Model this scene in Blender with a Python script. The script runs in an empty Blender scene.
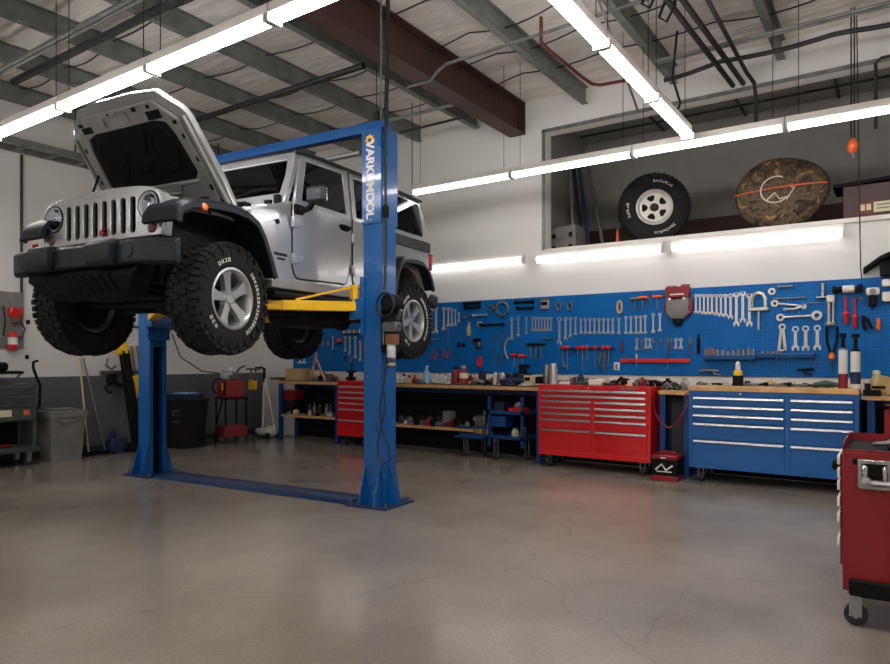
import bpy, bmesh, math, random
from mathutils import Vector, Matrix
PI=math.pi; R=math.radians
rnd=random.Random(7)
SC=bpy.context.scene; COL=SC.collection
# ---------------------------------------------------------------- camera numbers
FPX=670.0; CH=1.45; HY=360.0; TH=R(34.2)
def ray(px,py):
    u=(px-445)/FPX; v=(HY-py)/FPX
    return (-math.sin(TH)+u*math.cos(TH), math.cos(TH)+u*math.sin(TH), v)
def onY(px,py,Y):
    a=ray(px,py); t=Y/a[1]; return Vector((a[0]*t,Y,CH+a[2]*t))
def onX(px,py,X):
    a=ray(px,py); t=X/a[0]; return Vector((X,a[1]*t,CH+a[2]*t))
# ---------------------------------------------------------------- materials
def lin(c):
    return tuple(((v/255)/12.92 if v/255<=.04045 else ((v/255+.055)/1.055)**2.4) for v in c)
MATS={}
def pbr(name,rgb,rough=.5,metal=0,noise=.12,scale=6,bump=0,bscale=40,coat=0,rvar=.08,spec=None):
    if name in MATS: return MATS[name]
    m=bpy.data.materials.new(name); m.use_nodes=True; nt=m.node_tree; b=nt.nodes['Principled BSDF']
    tc=nt.nodes.new('ShaderNodeTexCoord'); n=nt.nodes.new('ShaderNodeTexNoise'); n.inputs['Scale'].default_value=scale; n.inputs['Detail'].default_value=5
    nt.links.new(tc.outputs['Object'],n.inputs['Vector'])
    c=lin(rgb); cr=nt.nodes.new('ShaderNodeValToRGB')
    cr.color_ramp.elements[0].position=.3; cr.color_ramp.elements[1].position=.7
    cr.color_ramp.elements[0].color=(*[v*(1-noise) for v in c],1); cr.color_ramp.elements[1].color=(*[min(1,v*(1+noise)) for v in c],1)
    nt.links.new(n.outputs['Fac'],cr.inputs['Fac']); nt.links.new(cr.outputs['Color'],b.inputs['Base Color'])
    mr=nt.nodes.new('ShaderNodeMapRange'); mr.inputs['To Min'].default_value=max(.02,rough-rvar); mr.inputs['To Max'].default_value=min(1,rough+rvar)
    nt.links.new(n.outputs['Fac'],mr.inputs['Value']); nt.links.new(mr.outputs['Result'],b.inputs['Roughness'])
    b.inputs['Metallic'].default_value=metal
    if noise<.04: n.inputs['Scale'].default_value=1; n.inputs['Detail'].default_value=1
    if spec is not None: b.inputs['Specular IOR Level'].default_value=spec
    if coat: b.inputs['Coat Weight'].default_value=coat; b.inputs['Coat Roughness'].default_value=.05
    if bump:
        n2=nt.nodes.new('ShaderNodeTexNoise'); n2.inputs['Scale'].default_value=bscale; n2.inputs['Detail'].default_value=4
        nt.links.new(tc.outputs['Object'],n2.inputs['Vector'])
        bp=nt.nodes.new('ShaderNodeBump'); bp.inputs['Strength'].default_value=bump; bp.inputs['Distance'].default_value=.01
        nt.links.new(n2.outputs['Fac'],bp.inputs['Height']); nt.links.new(bp.outputs['Normal'],b.inputs['Normal'])
    MATS[name]=m; return m
def emit(name,rgb,s):
    m=bpy.data.materials.new(name); m.use_nodes=True; b=m.node_tree.nodes['Principled BSDF']
    b.inputs['Base Color'].default_value=(.8,.8,.8,1); b.inputs['Emission Color'].default_value=(*lin(rgb),1); b.inputs['Emission Strength'].default_value=s
    return m
def glass(name,tint,mixf):
    m=bpy.data.materials.new(name); m.use_nodes=True; nt=m.node_tree; nt.nodes.remove(nt.nodes['Principled BSDF'])
    o=nt.nodes['Material Output']; t=nt.nodes.new('ShaderNodeBsdfTransparent'); t.inputs[0].default_value=(*tint,1)
    g=nt.nodes.new('ShaderNodeBsdfGlossy'); g.inputs['Roughness'].default_value=.02; g.inputs['Color'].default_value=(.9,.95,1,1)
    n=nt.nodes.new('ShaderNodeTexNoise'); n.inputs['Scale'].default_value=1.5
    fr=nt.nodes.new('ShaderNodeFresnel'); fr.inputs['IOR'].default_value=mixf
    mx=nt.nodes.new('ShaderNodeMixShader')
    nt.links.new(fr.outputs[0],mx.inputs[0]); nt.links.new(t.outputs[0],mx.inputs[1]); nt.links.new(g.outputs[0],mx.inputs[2]); nt.links.new(mx.outputs[0],o.inputs['Surface'])
    return m
M={}
def P(k,*a,**kw): M[k]=pbr(k,*a,**kw)
P('silver_paint',(186,187,188),.22,.55,.03,coat=1,rvar=.02)
P('silver_inner',(150,150,148),.45,.35,.1,8)
P('black_plastic',(30,33,37),.5,0,.15,12,bump=.15,bscale=200)
P('flare_plastic',(25,31,38),.42,0,.12,9,bump=.1,bscale=300,spec=.3)
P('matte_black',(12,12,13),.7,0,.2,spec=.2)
P('under_black',(16,16,17),.6,.1,.35,10,bump=.3,spec=.3)
P('tire_rubber',(28,27,26),.78,0,.25,20,bump=.3,bscale=120,spec=.3)
P('alloy',(190,190,188),.32,.75,.06,10)
P('chrome',(215,215,218),.15,1,.04)
P('steel',(170,170,170),.3,.9,.12,30)
P('dull_steel',(120,120,118),.42,.8,.2,25)
P('tool_chrome',(196,193,186),.32,.65,.1,30)
P('lift_blue',(0,84,150),.3,.0,.06,3,coat=.5)
P('lift_blue_dark',(20,48,84),.4,.1,.25,8)
P('peg_blue',(10,88,172),.5,0,.1,4)
P('chest_blue',(0,90,158),.32,.0,.05,3,coat=.4)
P('bench_blue',(4,60,118),.4,.1,.12,5)
P('chest_red',(206,16,22),.3,.05,.05,3,coat=.4)
P('dark_red',(132,16,20),.4,.05,.1,4,coat=.2)
P('red_plastic',(205,32,28),.4,0,.08)
P('orange_plastic',(225,100,40),.45,0,.08)
P('yellow_paint',(238,186,18),.4,0,.1,6)
P('wood',(196,152,100),.5,0,.22,9,bump=.1)
P('dark_mat',(52,52,54),.55,0,.25,15)
P('white_paint',(226,220,212),.5,0,.05)
P('white_plastic',(225,222,215),.45,0,.06)
P('cream',(205,180,135),.55,0,.12)
P('card',(190,155,105),.8,0,.12)
P('cart_green',(74,80,76),.5,.2,.15)
P('bin_grey',(120,119,114),.65,0,.18,6)
P('black_bin',(18,18,19),.5,0,.2)
P('brown_beam',(68,42,36),.6,.1,.2,4,bump=.2)
P('joist_grey',(120,125,121),.55,.4,.25,5)
P('galv',(130,132,130),.45,.6,.25,7)
P('dark_pipe',(50,50,50),.5,.4,.3,6)
P('red_pipe',(105,38,30),.5,.1,.2)
P('cable',(18,18,18),.6,0,.1)
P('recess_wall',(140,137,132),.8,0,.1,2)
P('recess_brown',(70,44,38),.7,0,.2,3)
P('case_brown',(66,38,32),.5,0,.15,4)
P('pale_label',(220,205,175),.7,0,.05)
P('light_blue',(140,185,215),.3,0,.1)
P('navy',(24,40,70),.5,0,.2)
P('tan_plastic',(196,168,120),.5,0,.12)
P('rubber_dark',(40,40,42),.7,0,.15)
P('orange_lens',(235,110,30),.25,0,.1,coat=.5)
P('red_lens',(170,14,14),.25,0,.1,coat=.5)
P('brown_lens',(90,48,34),.2,0,.2,30,coat=.6)
P('copper',(170,120,85),.35,.7,.2,30)
P('green_can',(40,70,55),.5,0,.2)
P('headlamp_reflector',(205,207,210),.25,.35,.15,40)
M['tube']=emit('fluorescent_tube',(254,252,252),32)
M['tube_back']=emit('fluorescent_tube_back_row',(254,252,252),12.5)
M['tube_wall']=emit('wall_lamp_diffuser',(254,252,252),2.0)
M['glass_dark']=glass('tinted_glass',(.10,.11,.12),1.45)
M['glass_clear']=glass('clear_lens_glass',(.9,.92,.94),1.3)
def camo():
    m=bpy.data.materials.new('leaf_camouflage'); m.use_nodes=True; nt=m.node_tree; b=nt.nodes['Principled BSDF']
    tc=nt.nodes.new('ShaderNodeTexCoord'); v=nt.nodes.new('ShaderNodeTexVoronoi'); v.inputs['Scale'].default_value=9; v.feature='DISTANCE_TO_EDGE'
    n=nt.nodes.new('ShaderNodeTexNoise'); n.inputs['Scale'].default_value=4.2; n.inputs['Detail'].default_value=8; n.inputs['Distortion'].default_value=2.5
    nt.links.new(tc.outputs['Object'],n.inputs['Vector']); nt.links.new(n.outputs['Color'],v.inputs['Vector'])
    cr=nt.nodes.new('ShaderNodeValToRGB'); e=cr.color_ramp.elements; e[0].position=.30; e[0].color=(*lin((34,28,22)),1); e[1].position=.68; e[1].color=(*lin((190,150,90)),1)
    for p,c in ((.42,(70,56,40)),(.5,(118,98,72)),(.56,(60,52,38))):
        x=cr.color_ramp.elements.new(p); x.color=(*lin(c),1)
    nt.links.new(n.outputs['Fac'],cr.inputs['Fac']); nt.links.new(cr.outputs['Color'],b.inputs['Base Color']); b.inputs['Roughness'].default_value=.8
    return m
M['camo']=camo()
def floor_mat():
    m=bpy.data.materials.new('polished_concrete'); m.use_nodes=True; nt=m.node_tree; b=nt.nodes['Principled BSDF']
    tc=nt.nodes.new('ShaderNodeTexCoord')
    n1=nt.nodes.new('ShaderNodeTexNoise'); n1.inputs['Scale'].default_value=.55; n1.inputs['Detail'].default_value=8; n1.inputs['Roughness'].default_value=.55
    n2=nt.nodes.new('ShaderNodeTexNoise'); n2.inputs['Scale'].default_value=55; n2.inputs['Detail'].default_value=5
    v=nt.nodes.new('ShaderNodeTexVoronoi'); v.feature='DISTANCE_TO_EDGE'; v.inputs['Scale'].default_value=.33
    wn=nt.nodes.new('ShaderNodeTexNoise'); wn.inputs['Scale'].default_value=1.3; wn.inputs['Detail'].default_value=6
    for n in (n1,n2,wn): nt.links.new(tc.outputs['Object'],n.inputs['Vector'])
    vm=nt.nodes.new('ShaderNodeMixRGB'); vm.blend_type='ADD'; vm.inputs[0].default_value=.7
    nt.links.new(tc.outputs['Object'],vm.inputs[1]); nt.links.new(wn.outputs['Color'],vm.inputs[2]); nt.links.new(vm.outputs[0],v.inputs['Vector'])
    cr=nt.nodes.new('ShaderNodeValToRGB'); e=cr.color_ramp.elements
    e[0].position=.3; e[0].color=(*lin((122,113,103)),1); e[1].position=.72; e[1].color=(*lin((158,147,134)),1)
    nt.links.new(n1.outputs['Fac'],cr.inputs['Fac'])
    c2=nt.nodes.new('ShaderNodeValToRGB'); e=c2.color_ramp.elements; e[0].position=.32; e[0].color=(.88,.88,.88,1); e[1].position=.66; e[1].color=(1.05,1.05,1.05,1)
    nt.links.new(n2.outputs['Fac'],c2.inputs['Fac'])
    mm=nt.nodes.new('ShaderNodeMixRGB'); mm.blend_type='MULTIPLY'; mm.inputs[0].default_value=1
    nt.links.new(cr.outputs[0],mm.inputs[1]); nt.links.new(c2.outputs[0],mm.inputs[2])
    ck=nt.nodes.new('ShaderNodeValToRGB'); e=ck.color_ramp.elements; e[0].position=0; e[0].color=(.55,.55,.55,1); e[1].position=.004; e[1].color=(1,1,1,1)
    nt.links.new(v.outputs['Distance'],ck.inputs['Fac'])
    m3=nt.nodes.new('ShaderNodeMixRGB'); m3.blend_type='MULTIPLY'; m3.inputs[0].default_value=.35
    nt.links.new(mm.outputs[0],m3.inputs[1]); nt.links.new(ck.outputs[0],m3.inputs[2]); nt.links.new(m3.outputs[0],b.inputs['Base Color'])
    mr=nt.nodes.new('ShaderNodeMapRange'); mr.inputs['From Min'].default_value=.3; mr.inputs['From Max'].default_value=.7; mr.inputs['To Min'].default_value=.12; mr.inputs['To Max'].default_value=.24
    nt.links.new(n1.outputs['Fac'],mr.inputs['Value']); nt.links.new(mr.outputs[0],b.inputs['Roughness'])
    bp=nt.nodes.new('ShaderNodeBump'); bp.inputs['Strength'].default_value=.02; bp.inputs['Distance'].default_value=.01
    nt.links.new(n2.outputs['Fac'],bp.inputs['Height']); nt.links.new(bp.outputs[0],b.inputs['Normal'])
    return m
M['floor']=floor_mat()
def ceil_mat():
    m=bpy.data.materials.new('wrinkled_insulation_facing'); m.use_nodes=True; nt=m.node_tree; b=nt.nodes['Principled BSDF']
    tc=nt.nodes.new('ShaderNodeTexCoord'); mp=nt.nodes.new('ShaderNodeMapping'); mp.inputs['Scale'].default_value=(.9,3.2,1)
    n=nt.nodes.new('ShaderNodeTexNoise'); n.inputs['Scale'].default_value=1.6; n.inputs['Detail'].default_value=7; n.inputs['Distortion'].default_value=.8
    nt.links.new(tc.outputs['Object'],mp.inputs[0]); nt.links.new(mp.outputs[0],n.inputs['Vector'])
    cr=nt.nodes.new('ShaderNodeValToRGB'); e=cr.color_ramp.elements; e[0].position=.3; e[0].color=(*lin((205,198,188)),1); e[1].position=.7; e[1].color=(*lin((234,228,218)),1)
    nt.links.new(n.outputs['Fac'],cr.inputs['Fac']); nt.links.new(cr.outputs[0],b.inputs['Base Color']); b.inputs['Roughness'].default_value=.75
    bp=nt.nodes.new('ShaderNodeBump'); bp.inputs['Strength'].default_value=.9; bp.inputs['Distance'].default_value=.06
    nt.links.new(n.outputs['Fac'],bp.inputs['Height']); nt.links.new(bp.outputs[0],b.inputs['Normal'])
    return m
M['ceiling']=ceil_mat()
def peg_mat():
    m=bpy.data.materials.new('blue_perforated_board'); m.use_nodes=True; nt=m.node_tree; b=nt.nodes['Principled BSDF']
    tc=nt.nodes.new('ShaderNodeTexCoord'); sp=nt.nodes.new('ShaderNodeSeparateXYZ'); nt.links.new(tc.outputs['Object'],sp.inputs[0])
    def math_(op,a,bv):
        n=nt.nodes.new('ShaderNodeMath'); n.operation=op
        if isinstance(a,(int,float)): n.inputs[0].default_value=a
        else: nt.links.new(a,n.inputs[0])
        if bv is not None:
            if isinstance(bv,(int,float)): n.inputs[1].default_value=bv
            else: nt.links.new(bv,n.inputs[1])
        return n.outputs[0]
    def cell(o):
        return math_('ABSOLUTE',math_('SUBTRACT',math_('FRACT',math_('MULTIPLY',o,26.0),None),.5),None)
    d=math_('SQRT',math_('ADD',math_('POWER',cell(sp.outputs[0]),2),math_('POWER',cell(sp.outputs[2]),2)),None)
    hole=math_('LESS_THAN',d,.17)
    n=nt.nodes.new('ShaderNodeTexNoise'); n.inputs['Scale'].default_value=3; nt.links.new(tc.outputs['Object'],n.inputs['Vector'])
    cr=nt.nodes.new('ShaderNodeValToRGB'); e=cr.color_ramp.elements; e[0].position=.3; e[0].color=(*lin((0,92,160)),1); e[1].position=.7; e[1].color=(*lin((0,104,178)),1)
    nt.links.new(n.outputs['Fac'],cr.inputs['Fac'])
    mx=nt.nodes.new('ShaderNodeMixRGB'); nt.links.new(hole,mx.inputs[0]); nt.links.new(cr.outputs[0],mx.inputs[1]); mx.inputs[2].default_value=(*lin((4,56,104)),1)
    nt.links.new(mx.outputs[0],b.inputs['Base Color']); b.inputs['Roughness'].default_value=.5; b.inputs['Specular IOR Level'].default_value=.2
    return m
M['peg']=peg_mat()
P('wall_white',(222,219,214),.7,0,.03,1.2)
P('wall_grey',(92,95,98),.5,0,.1,3)
P('butcher',(205,160,108),.42,0,.25,5,bump=.05)

# ---------------------------------------------------------------- mesh builder
def rotm(r): return Matrix.Rotation(r[2],3,'Z')@Matrix.Rotation(r[1],3,'Y')@Matrix.Rotation(r[0],3,'X')
class MB:
    def __init__(s): s.v=[]; s.f=[]; s.m=[]; s.mats=[]; s.sm=[]
    def mi(s,mat):
        if mat not in s.mats: s.mats.append(mat)
        return s.mats.index(mat)
    def add(s,vs,fs,mat=None,T=None):
        k=len(s.v); i=s.mi(mat)
        s.v+= [tuple(T@Vector(v)) if T is not None else tuple(v) for v in vs]
        for f in fs: s.f.append([a+k for a in f]); s.m.append(i)
        return s
    def box(s,c,d,mat=None,r=(0,0,0),taper=1,ch=0):
        x,y,z=[a/2 for a in d]; t=taper
        if ch:
            h=min(ch,x*.9,y*.9,z*.9); vs=[];
            # chamfered box as convex hull of 24 points
            bm=bmesh.new()
            for sx in (-1,1):
                for sy in (-1,1):
                    for sz in (-1,1):
                        for q in ((x-h,y-h,z),(x-h,y,z-h),(x,y-h,z-h)):
                            bm.verts.new((sx*q[0],sy*q[1],sz*q[2]))
            bmesh.ops.convex_hull(bm,input=bm.verts); bmesh.ops.dissolve_limit(bm,angle_limit=.01,verts=bm.verts,edges=bm.edges)
            bm.verts.index_update(); vs=[tuple(v.co) for v in bm.verts]; fs=[[v.index for v in f.verts] for f in bm.faces]; bm.free()
        else:
            vs=[(-x,-y,-z),(x,-y,-z),(x,y,-z),(-x,y,-z),(-x*t,-y*t,z),(x*t,-y*t,z),(x*t,y*t,z),(-x*t,y*t,z)]
            fs=[(0,3,2,1),(4,5,6,7),(0,1,5,4),(1,2,6,5),(2,3,7,6),(3,0,4,7)]
        m=rotm(r); c=Vector(c); vs=[m@Vector(v)+c for v in vs]
        return s.add(vs,fs,mat)
    def bx(s,a,b,mat=None,ch=0):
        return s.box([(p+q)/2 for p,q in zip(a,b)],[abs(q-p) for p,q in zip(a,b)],mat,ch=ch)
    def cyl(s,a,b,r0,mat=None,r1=None,n=12,cap=True):
        a=Vector(a); b=Vector(b); r1=r0 if r1 is None else r1
        d=(b-a).normalized(); u=d.orthogonal().normalized(); w=d.cross(u)
        vs=[]
        for p,r in ((a,r0),(b,r1)):
            for i in range(n):
                t=2*PI*i/n; vs.append(p+(u*math.cos(t)+w*math.sin(t))*r)
        fs=[(i,(i+1)%n,n+(i+1)%n,n+i) for i in range(n)]
        if cap: fs+=[tuple(range(n-1,-1,-1)),tuple(range(n,2*n))]
        return s.add(vs,fs,mat)
    def beam(s,a,b,w,h,mat=None,up=(0,0,1)):
        a=Vector(a); b=Vector(b); d=(b-a); L=d.length; d.normalize(); up=Vector(up)
        if abs(d.dot(up))>.99: up=Vector((0,1,0))
        x=d.cross(up).normalized(); z=x.cross(d)
        vs=[]
        for p in (a,b):
            for i,j in ((-1,-1),(1,-1),(1,1),(-1,1)): vs.append(p+x*i*w/2+z*j*h/2)
        return s.add(vs,[(0,1,5,4),(1,2,6,5),(2,3,7,6),(3,0,4,7),(3,2,1,0),(4,5,6,7)],mat)
    def tube(s,pts,r,mat=None,n=8,closed=False):
        pts=[Vector(p) for p in pts]; N=len(pts); vs=[]; u=None
        rr=r if isinstance(r,(list,tuple)) else [r]*N
        for i,p in enumerate(pts):
            d=(pts[(i+1)%N]-pts[i-1]) if closed else (pts[min(i+1,N-1)]-pts[max(i-1,0)])
            d.normalize()
            if u is None: u=d.orthogonal().normalized()
            else:
                u=(u-d*u.dot(d)); u=u.normalized() if u.length>1e-5 else d.orthogonal().normalized()
            w=d.cross(u)
            for k in range(n):
                t=2*PI*k/n; vs.append(p+(u*math.cos(t)+w*math.sin(t))*rr[i])
        fs=[]
        for i in range(N if closed else N-1):
            j=(i+1)%N
            for k in range(n): fs.append((i*n+k,i*n+(k+1)%n,j*n+(k+1)%n,j*n+k))
        if not closed: fs+=[tuple(range(n-1,-1,-1)),tuple(range((N-1)*n,N*n))]
        return s.add(vs,fs,mat)
    def prism(s,poly,a,b,ax='x',mat=None,T=None):
        n=len(poly)
        def mk(p,h):
            return {'x':(h,p[0],p[1]),'y':(p[0],h,p[1]),'z':(p[0],p[1],h)}[ax]
        vs=[mk(p,a) for p in poly]+[mk(p,b) for p in poly]
        fs=[(i,(i+1)%n,n+(i+1)%n,n+i) for i in range(n)]+[tuple(range(n-1,-1,-1)),tuple(range(n,2*n))]
        return s.add(vs,fs,mat,T)
    def ring(s,outer,inner,off,mat=None):
        """closed loops of 3D points (same count) thickened by vector off"""
        n=len(outer); off=Vector(off); o=[Vector(p) for p in outer]; i=[Vector(p) for p in inner]
        vs=o+i+[p+off for p in o]+[p+off for p in i]; fs=[]
        for k in range(n):
            j=(k+1)%n
            fs+=[(k,j,n+j,n+k),(2*n+k,3*n+k,3*n+j,2*n+j),(k,2*n+k,2*n+j,j),(n+k,n+j,3*n+j,3*n+k)]
        return s.add(vs,fs,mat)
    def plate(s,loop,off,mat=None):
        n=len(loop); off=Vector(off); o=[Vector(p) for p in loop]
        return s.add(o+[p+off for p in o],[(i,(i+1)%n,n+(i+1)%n,n+i) for i in range(n)]+[tuple(range(n-1,-1,-1)),tuple(range(n,2*n))],mat)
    def lathe(s,prof,mat=None,n=24,T=None,ax='z',closed=False):
        """prof: (r,h) list about axis"""
        vs=[];N=len(prof)
        for (r,h) in prof:
            for k in range(n):
                t=2*PI*k/n; c,q=r*math.cos(t),r*math.sin(t)
                vs.append({'z':(c,q,h),'x':(h,c,q),'y':(c,h,q)}[ax])
        fs=[]
        for i in range(N if closed else N-1):
            j=(i+1)%N
            for k in range(n): fs.append((i*n+k,i*n+(k+1)%n,j*n+(k+1)%n,j*n+k))
        if not closed:
            if prof[0][0]>1e-4: fs.append(tuple(range(n-1,-1,-1)))
            if prof[-1][0]>1e-4: fs.append(tuple(range((N-1)*n,N*n)))
        return s.add(vs,fs,mat,T)
    def loft(s,loops,mat=None,cap=True):
        n=len(loops[0]); vs=[p for l in loops for p in l]; fs=[]
        for i in range(len(loops)-1):
            for k in range(n): fs.append((i*n+k,i*n+(k+1)%n,(i+1)*n+(k+1)%n,(i+1)*n+k))
        if cap: fs+=[tuple(range(n-1,-1,-1)),tuple(range((len(loops)-1)*n,len(loops)*n))]
        return s.add(vs,fs,mat)
    def xf(s,T):
        s.v=[tuple(T@Vector(v)) for v in s.v]; return s
    def mesh(s,name,mat=None,smooth=True,ang=40):
        me=bpy.data.meshes.new(name); me.from_pydata(s.v,[],s.f)
        mats=[(mat or 'dull_steel') if q is None else q for q in s.mats] if s.mats else [mat or 'dull_steel']
        for q in mats: me.materials.append(M[q] if isinstance(q,str) else q)
        for p,i in zip(me.polygons,s.m): p.material_index=min(i,len(mats)-1)
        bm=bmesh.new(); bm.from_mesh(me); bmesh.ops.recalc_face_normals(bm,faces=bm.faces); bm.to_mesh(me); bm.free()
        if smooth:
            for p in me.polygons: p.use_smooth=True
            me.set_sharp_from_angle(angle=R(ang))
        return me
def link(name,data,parent=None,loc=None,rot=None):
    o=bpy.data.objects.new(name,data); COL.objects.link(o)
    if parent is not None: o.parent=parent
    if loc is not None: o.location=loc
    if rot is not None: o.rotation_euler=rot
    return o
def bev(o,w,seg=2):
    b=o.modifiers.new('bevel','BEVEL'); b.width=w; b.segments=seg; b.limit_method='ANGLE'; b.angle_limit=R(35); b.harden_normals=False
    return o
def part(name,mb,mat,parent,loc=None,rot=None,bevel=0,label=None,ang=40):
    o=link(name,mb.mesh(name,mat,ang=ang),parent,loc,rot)
    if bevel: bev(o,bevel)
    if label: o['label']=label
    return o
def tag(o,label,cat,group=None,kind=None):
    o['label']=label; o['category']=cat
    if group: o['group']=group
    if kind: o['kind']=kind
    return o
def thing(name,label,cat,loc=(0,0,0),rz=0,group=None):
    return tag(link(name,None,None,loc,(0,0,rz)),label,cat,group)
def solo(name,mb,mat,label,cat,loc=(0,0,0),rz=0,group=None,bevel=0,kind=None,rot=None):
    if 8.90<loc[1]<8.97 and loc[2]>1.3 and abs(loc[1]-8.965)<.06 and not rot and rz==0 and name not in('socket','pegboard'):
        xs=[v[0] for v in mb.v]; zs=[v[2] for v in mb.v]; mb.cyl(((min(xs)+max(xs))/2,8.966-loc[1],max(zs)-.012),((min(xs)+max(xs))/2,-.012,max(zs)-.012),.004,n=5)
    o=link(name,mb.mesh(name,mat),None,loc,rot if rot else (0,0,rz))
    if bevel: bev(o,bevel)
    return tag(o,label,cat,group,kind)
def struct(name,mb,mat,bevel=0,label=None):
    o=link(name,mb.mesh(name,mat,smooth=False)); o['kind']='structure'
    if bevel: bev(o,bevel)
    if label: o['label']=label
    return o
def cutmesh(o,mb):
    c=link('cutter',mb.mesh('cutter','steel',smooth=False)); c.parent=o.parent
    md=o.modifiers.new('b','BOOLEAN'); md.object=c; md.operation='DIFFERENCE'; md.solver='EXACT'
    bpy.context.view_layer.update(); dg=bpy.context.evaluated_depsgraph_get()
    me=bpy.data.meshes.new_from_object(o.evaluated_get(dg)); o.modifiers.clear(); old=o.data; o.data=me
    bpy.data.objects.remove(c)
    for p in me.polygons: p.use_smooth=True
    me.set_sharp_from_angle(angle=R(35))
    return o
def textmesh(body,size,mat,ext=.0015,spacing=1.0,bold=0):
    cu=bpy.data.curves.new('t','FONT'); cu.body=body; cu.size=size; cu.extrude=ext; cu.space_character=spacing; cu.offset=bold
    cu.align_x='CENTER'; cu.align_y='CENTER'
    o=bpy.data.objects.new('t',cu); COL.objects.link(o); bpy.context.view_layer.update()
    me=bpy.data.meshes.new_from_object(o.evaluated_get(bpy.context.evaluated_depsgraph_get())); bpy.data.objects.remove(o)
    me.materials.clear(); me.materials.append(M[mat]); return me
def copytree(o,parent=None):
    c=o.copy(); COL.objects.link(c)
    if parent is not None: c.parent=parent
    for ch in list(o.children): copytree(ch,c)
    return c
ORD=['first','second','third','fourth','fifth','sixth','seventh','eighth','ninth','tenth','eleventh','twelfth','thirteenth','fourteenth','fifteenth','sixteenth','seventeenth','eighteenth','nineteenth','twentieth','twenty-first','twenty-second']
def nth(i,n,side='left'):
    if i==0: return 'leftmost'
    if i==n-1: return 'rightmost'
    return ORD[i]+' from the left'
def arc(cx,cy,r,a0,a1,n):
    return [(cx+r*math.cos(R(a0+(a1-a0)*i/n)),cy+r*math.sin(R(a0+(a1-a0)*i/n))) for i in range(n+1)]
def rrect(x0,y0,x1,y1,r,n=4):
    return arc(x1-r,y1-r,r,0,90,n)+arc(x0+r,y1-r,r,90,180,n)+arc(x0+r,y0+r,r,180,270,n)+arc(x1-r,y0+r,r,270,360,n)

# ---------------------------------------------------------------- the room
WX=-10.5; WY=9.0; RX=4.6; BY=-4.2; CZ=5.32
struct('floor',MB().bx((WX-.2,BY-.2,-.1),(RX+.2,WY+.2,0)),'floor')
struct('ceiling',MB().bx((WX-.2,BY-.2,CZ),(RX+.2,WY+.02,CZ+.1)),'ceiling')
wl=MB(); wl.bx((WX-.2,BY-.2,1.2),(WX,WY+.2,CZ),'wall_white'); wl.bx((WX-.2,BY-.2,0),(WX+.003,WY,1.2),'wall_grey')
for y in (2.1,7.0): wl.bx((WX,y-.012,1.2),(WX+.004,y+.012,CZ),'wall_white')
wl.bx((WX,BY,2.6),(WX+.004,WY,2.615),'wall_white')
struct('wall_left',wl,None,label='long wall painted white above and grey below')
struct('baseboard_left',MB().bx((WX,BY,0),(WX+.018,WY,.1)),'dark_mat')
# back wall with the loft opening
OX0=-4.33; OX1=3.4; OZ0=3.07; OZ1=4.8; OD=10.75
wb=MB()
wb.bx((WX-.2,WY,0),(RX+.2,WY+.2,OZ0)); wb.bx((WX-.2,WY,OZ0),(OX0,WY+.2,CZ)); wb.bx((OX1,WY,OZ0),(RX+.2,WY+.2,CZ)); wb.bx((OX0,WY,OZ1),(OX1,WY+.2,CZ+.1))
struct('wall_back',wb,'wall_white')
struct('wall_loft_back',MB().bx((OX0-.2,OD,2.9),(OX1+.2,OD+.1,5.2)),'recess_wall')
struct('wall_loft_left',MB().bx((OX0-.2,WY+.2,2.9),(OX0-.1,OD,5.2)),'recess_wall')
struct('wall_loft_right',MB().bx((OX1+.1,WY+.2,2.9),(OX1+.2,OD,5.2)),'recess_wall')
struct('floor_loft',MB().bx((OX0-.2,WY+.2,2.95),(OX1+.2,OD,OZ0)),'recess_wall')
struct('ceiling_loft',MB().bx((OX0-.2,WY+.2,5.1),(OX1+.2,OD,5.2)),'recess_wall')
struct('wall_right',MB().bx((RX,BY-.2,0),(RX+.2,WY+.2,CZ)),'wall_white')
struct('wall_front',MB().bx((WX,BY-.2,0),(RX,BY,CZ)),'wall_white')
struct('trim_1',MB().bx((OX0,WY-.03,OZ0-.04),(OX1,WY,OZ0+.01)),'white_paint',label='white ledge trim under the loft opening')
tr=MB(); tr.bx((OX0-.05,WY-.012,OZ0),(OX0,WY,OZ1+.05)); tr.bx((OX0-.05,WY-.012,OZ1),(OX1,WY,OZ1+.05))
struct('trim_2',tr,'galv')
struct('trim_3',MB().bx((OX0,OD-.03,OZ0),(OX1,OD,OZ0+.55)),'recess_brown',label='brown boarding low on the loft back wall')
# grid strips on the loft ceiling
g=MB()
for x in (-3.1,-1.9,-.7,.5,1.7): g.bx((x-.015,WY+.2,5.075),(x+.015,OD,5.1))
for y in (9.75,10.3): g.bx((OX0,y-.015,5.075),(OX1,y+.015,5.1))
struct('trim_4',g,'dark_pipe')
# ---- ceiling steel
JX=[(-10.3,'beside the left wall'),(-9.05,'over the vehicle nose side'),(-7.83,''),(-6.61,''),(-5.5,'just left of the brown beam'),(-3.7,'just right of the brown beam'),(-2.46,''),(-1.19,''),(.05,''),(1.3,'')]
jl=['grey steel ceiling joist running along the left wall','grey steel ceiling joist second out from the left wall','grey steel ceiling joist third out from the left wall','grey steel ceiling joist second left of the brown beam','grey steel ceiling joist next to the brown beam on its left','grey steel ceiling joist next to the brown beam on its right','grey steel ceiling joist ending above the lamp row end at the back wall','grey steel ceiling joist ending at the wall above the big round camouflage bag','grey steel ceiling joist above the brown case in the loft','grey steel ceiling joist farthest right overhead']
jb=MB(); y0,y1=BY+.05,WY-.01
jb.bx((-.045,y0,0),(.045,y1,.012)); jb.bx((-.045,y0,.228),(.045,y1,.24)); jb.bx((-.006,y0,.012),(.006,y1,.228)); jb.bx((-.045,y0,0),(-.035,y1,.03))
jm=jb.mesh('ceiling_joist','joist_grey',smooth=False)
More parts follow.
